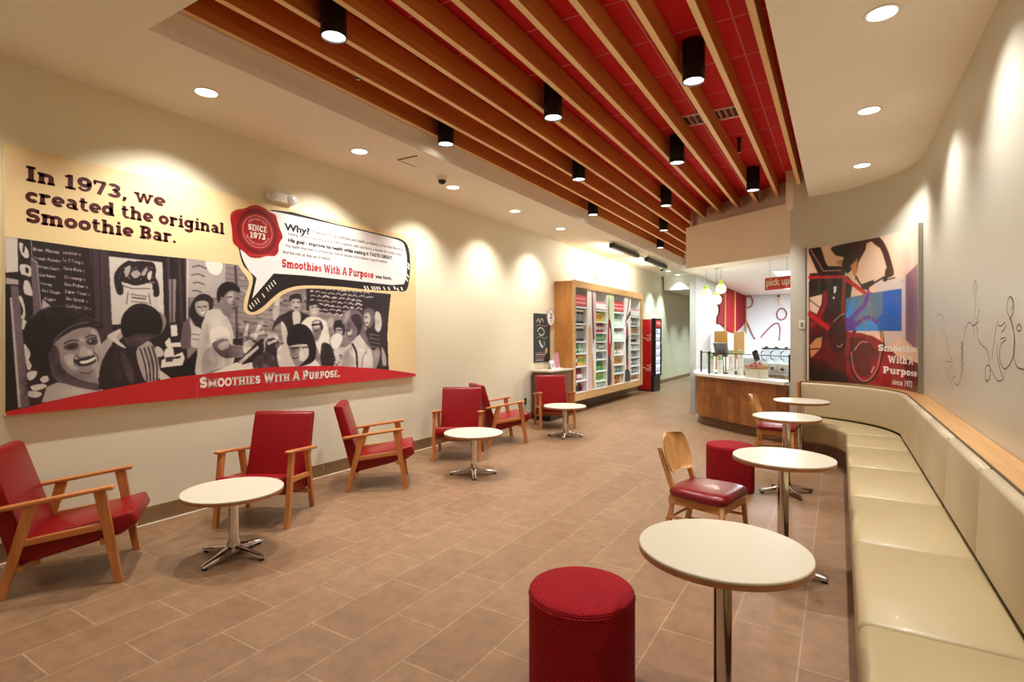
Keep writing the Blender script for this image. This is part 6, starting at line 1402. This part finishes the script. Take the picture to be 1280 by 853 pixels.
for y in (15.9, 17.0): can(-4.3, y, 'recessed cool downlight in the far corridor ceiling, %s the dropped end' % ('away from' if y < 16.5 else 'close to'), P_COOL, COOL, ZC - (.44 if y > 17.15 else 0), 90, M_GLOWC, 'cool corridor downlights')
for y in (18.6, 20.2, 22.0): can(-3.7, y, 'recessed cool downlight in the dropped corridor ceiling, hidden', P_COOL, COOL, 3.0, 100, M_GLOWC, 'cool corridor downlights')
# wall washers over the cabinet
for y0, y1, w_ in ((10.31, 11.97, 'nearer of the two'), (12.6, 14.3, 'farther of the two')):
    t = thing('wall_washer', 'long black wall-washing light under the ceiling, ' + w_, 'ceiling light', (-3.93, (y0 + y1) / 2, ZC), 0, 'black wall washers')
    b = MB(); b.box((0, 0, -.075), (.09, y1 - y0, .09), bevel=.004); b.build('housing', M_CYLB, t)
    for s in (-1, 1): b = MB(); b.box((0, s * (y1 - y0) * .4, -.015), (.03, .04, .03)); b.build('bracket', M_CYLB, t)
    b = MB(); b.box((-.046, 0, -.085), (.004, y1 - y0 - .06, .05)); b.build('lens', M_GLOWC, t)
    l = bpy.data.lights.new('washer_lamp', 'AREA'); l.shape = 'RECTANGLE'; l.size = y1 - y0 - .1; l.size_y = .05; l.energy = P_WASH; l.color = (1, .98, .88)
    lo = bpy.data.objects.new('washer_lamp', l); COL.objects.link(lo); lo.location = (-.06, 0, -.13); lo.parent = t
    lo.rotation_euler = (0, R(52), 0); lo.rotation_euler = (Matrix.Rotation(R(48), 3, 'Y') @ Matrix.Rotation(R(90), 3, 'Z')).to_euler()
b = MB(); b.tube([(0, 0, 0), (0, .64, 0)], .008); cb_ = b.build('washer_cable', M_CYLB); cb_.location = (-3.93, 11.97, ZC - .05); tag(cb_, 'thin black conduit joining the two wall washers', 'conduit')
def dome(x, y, label):
    t = thing('dome_camera', label, 'security camera', (x, y, ZC), 0, 'ceiling dome cameras')
    b = MB(); b.lathe([(.0001, 0), (.06, 0), (.062, -.02), (.055, -.05), (.05, -.055)], n=24); b.build('base', M_PLW, t, smooth_angle=40)
    b = MB(); b.lathe([(.05, -.052), (.046, -.075), (.03, -.095), (.0001, -.102)], n=24); b.build('dome', mat('dark_dome', '#141414', .1), t, smooth_angle=60)
dome(-4.03, 5.03, 'white ceiling dome camera between the third downlight and the beams'); dome(-4.2, 14.9, 'small ceiling dome camera far off beyond the wall washers')
t = thing('ceiling_hatch', 'small square access hatch in the left ceiling strip beside the dome camera', 'hatch', (-3.93, 4.45, ZC)); b = MB(); b.box((0, 0, -.004), (.24, .24, .008)); b.build('panel', M_CEIL, t)
b = MB(); b.box((-.13, 0, -.004), (.014, .27, .007)); b.box((0, -.13, -.004), (.27, .014, .007)); b.build('shadow_gap', mat('hatch_gap', '#5e4a32', .6), t)
for x, lab in ((-1.33, 'square ceiling vent in the red ceiling, left of the two side by side'), (-.97, 'square ceiling vent in the red ceiling, right of the two side by side')):
    t = thing('ceiling_vent', lab, 'vent', (x, 5.9, ZR), 0, 'square vents in the red ceiling')
    mp = mat('vent_pink', '#ecb4ac', .4); b = MB()
    for a, c_, sx, sy in ((0, .14, .3, .03), (0, -.14, .3, .03), (.14, 0, .03, .3), (-.14, 0, .03, .3)): b.box((a, c_, -.008), (sx, sy, .016))
    b.build('frame', mp, t)
    b = MB(); b.box((0, 0, -.001), (.26, .26, .002)); b.build('throat', mat('vent_dark', '#4a0a10', .7), t)
    for k in range(4): b = MB(); b.box((-.09 + k * .06, 0, -.01), (.008, .25, .02), Matrix.Rotation(R(30), 3, 'Y')); b.build('louvre', mp, t)
def sprinkler(x, y, z0, z1, label):
    t = thing('sprinkler_head', label, 'sprinkler', (x, y, z0), 0, 'ceiling sprinklers')
    b = MB(); b.lathe([(.03, 0), (.03, -.01), (.02, -.012), (.018, z1 - z0 + .03), (.012, z1 - z0)], n=14); b.build('stem', M_BLK, t, smooth_angle=40)
    b = MB(); b.lathe([(.0001, z1 - z0), (.022, z1 - z0), (.022, z1 - z0 - .006), (.0001, z1 - z0 - .006)], n=14); b.build('deflector', M_CHROME, t)
sprinkler(-1.0, 6.75, ZR, 3.68, 'black sprinkler in the red ceiling beside the square vents'); sprinkler(-3.47, 3.2, ZR, 3.70, 'dark sprinkler between the two leftmost beams'); sprinkler(-3.47, 10.2, ZR, 3.70, 'small sprinkler between the leftmost beams, far off')
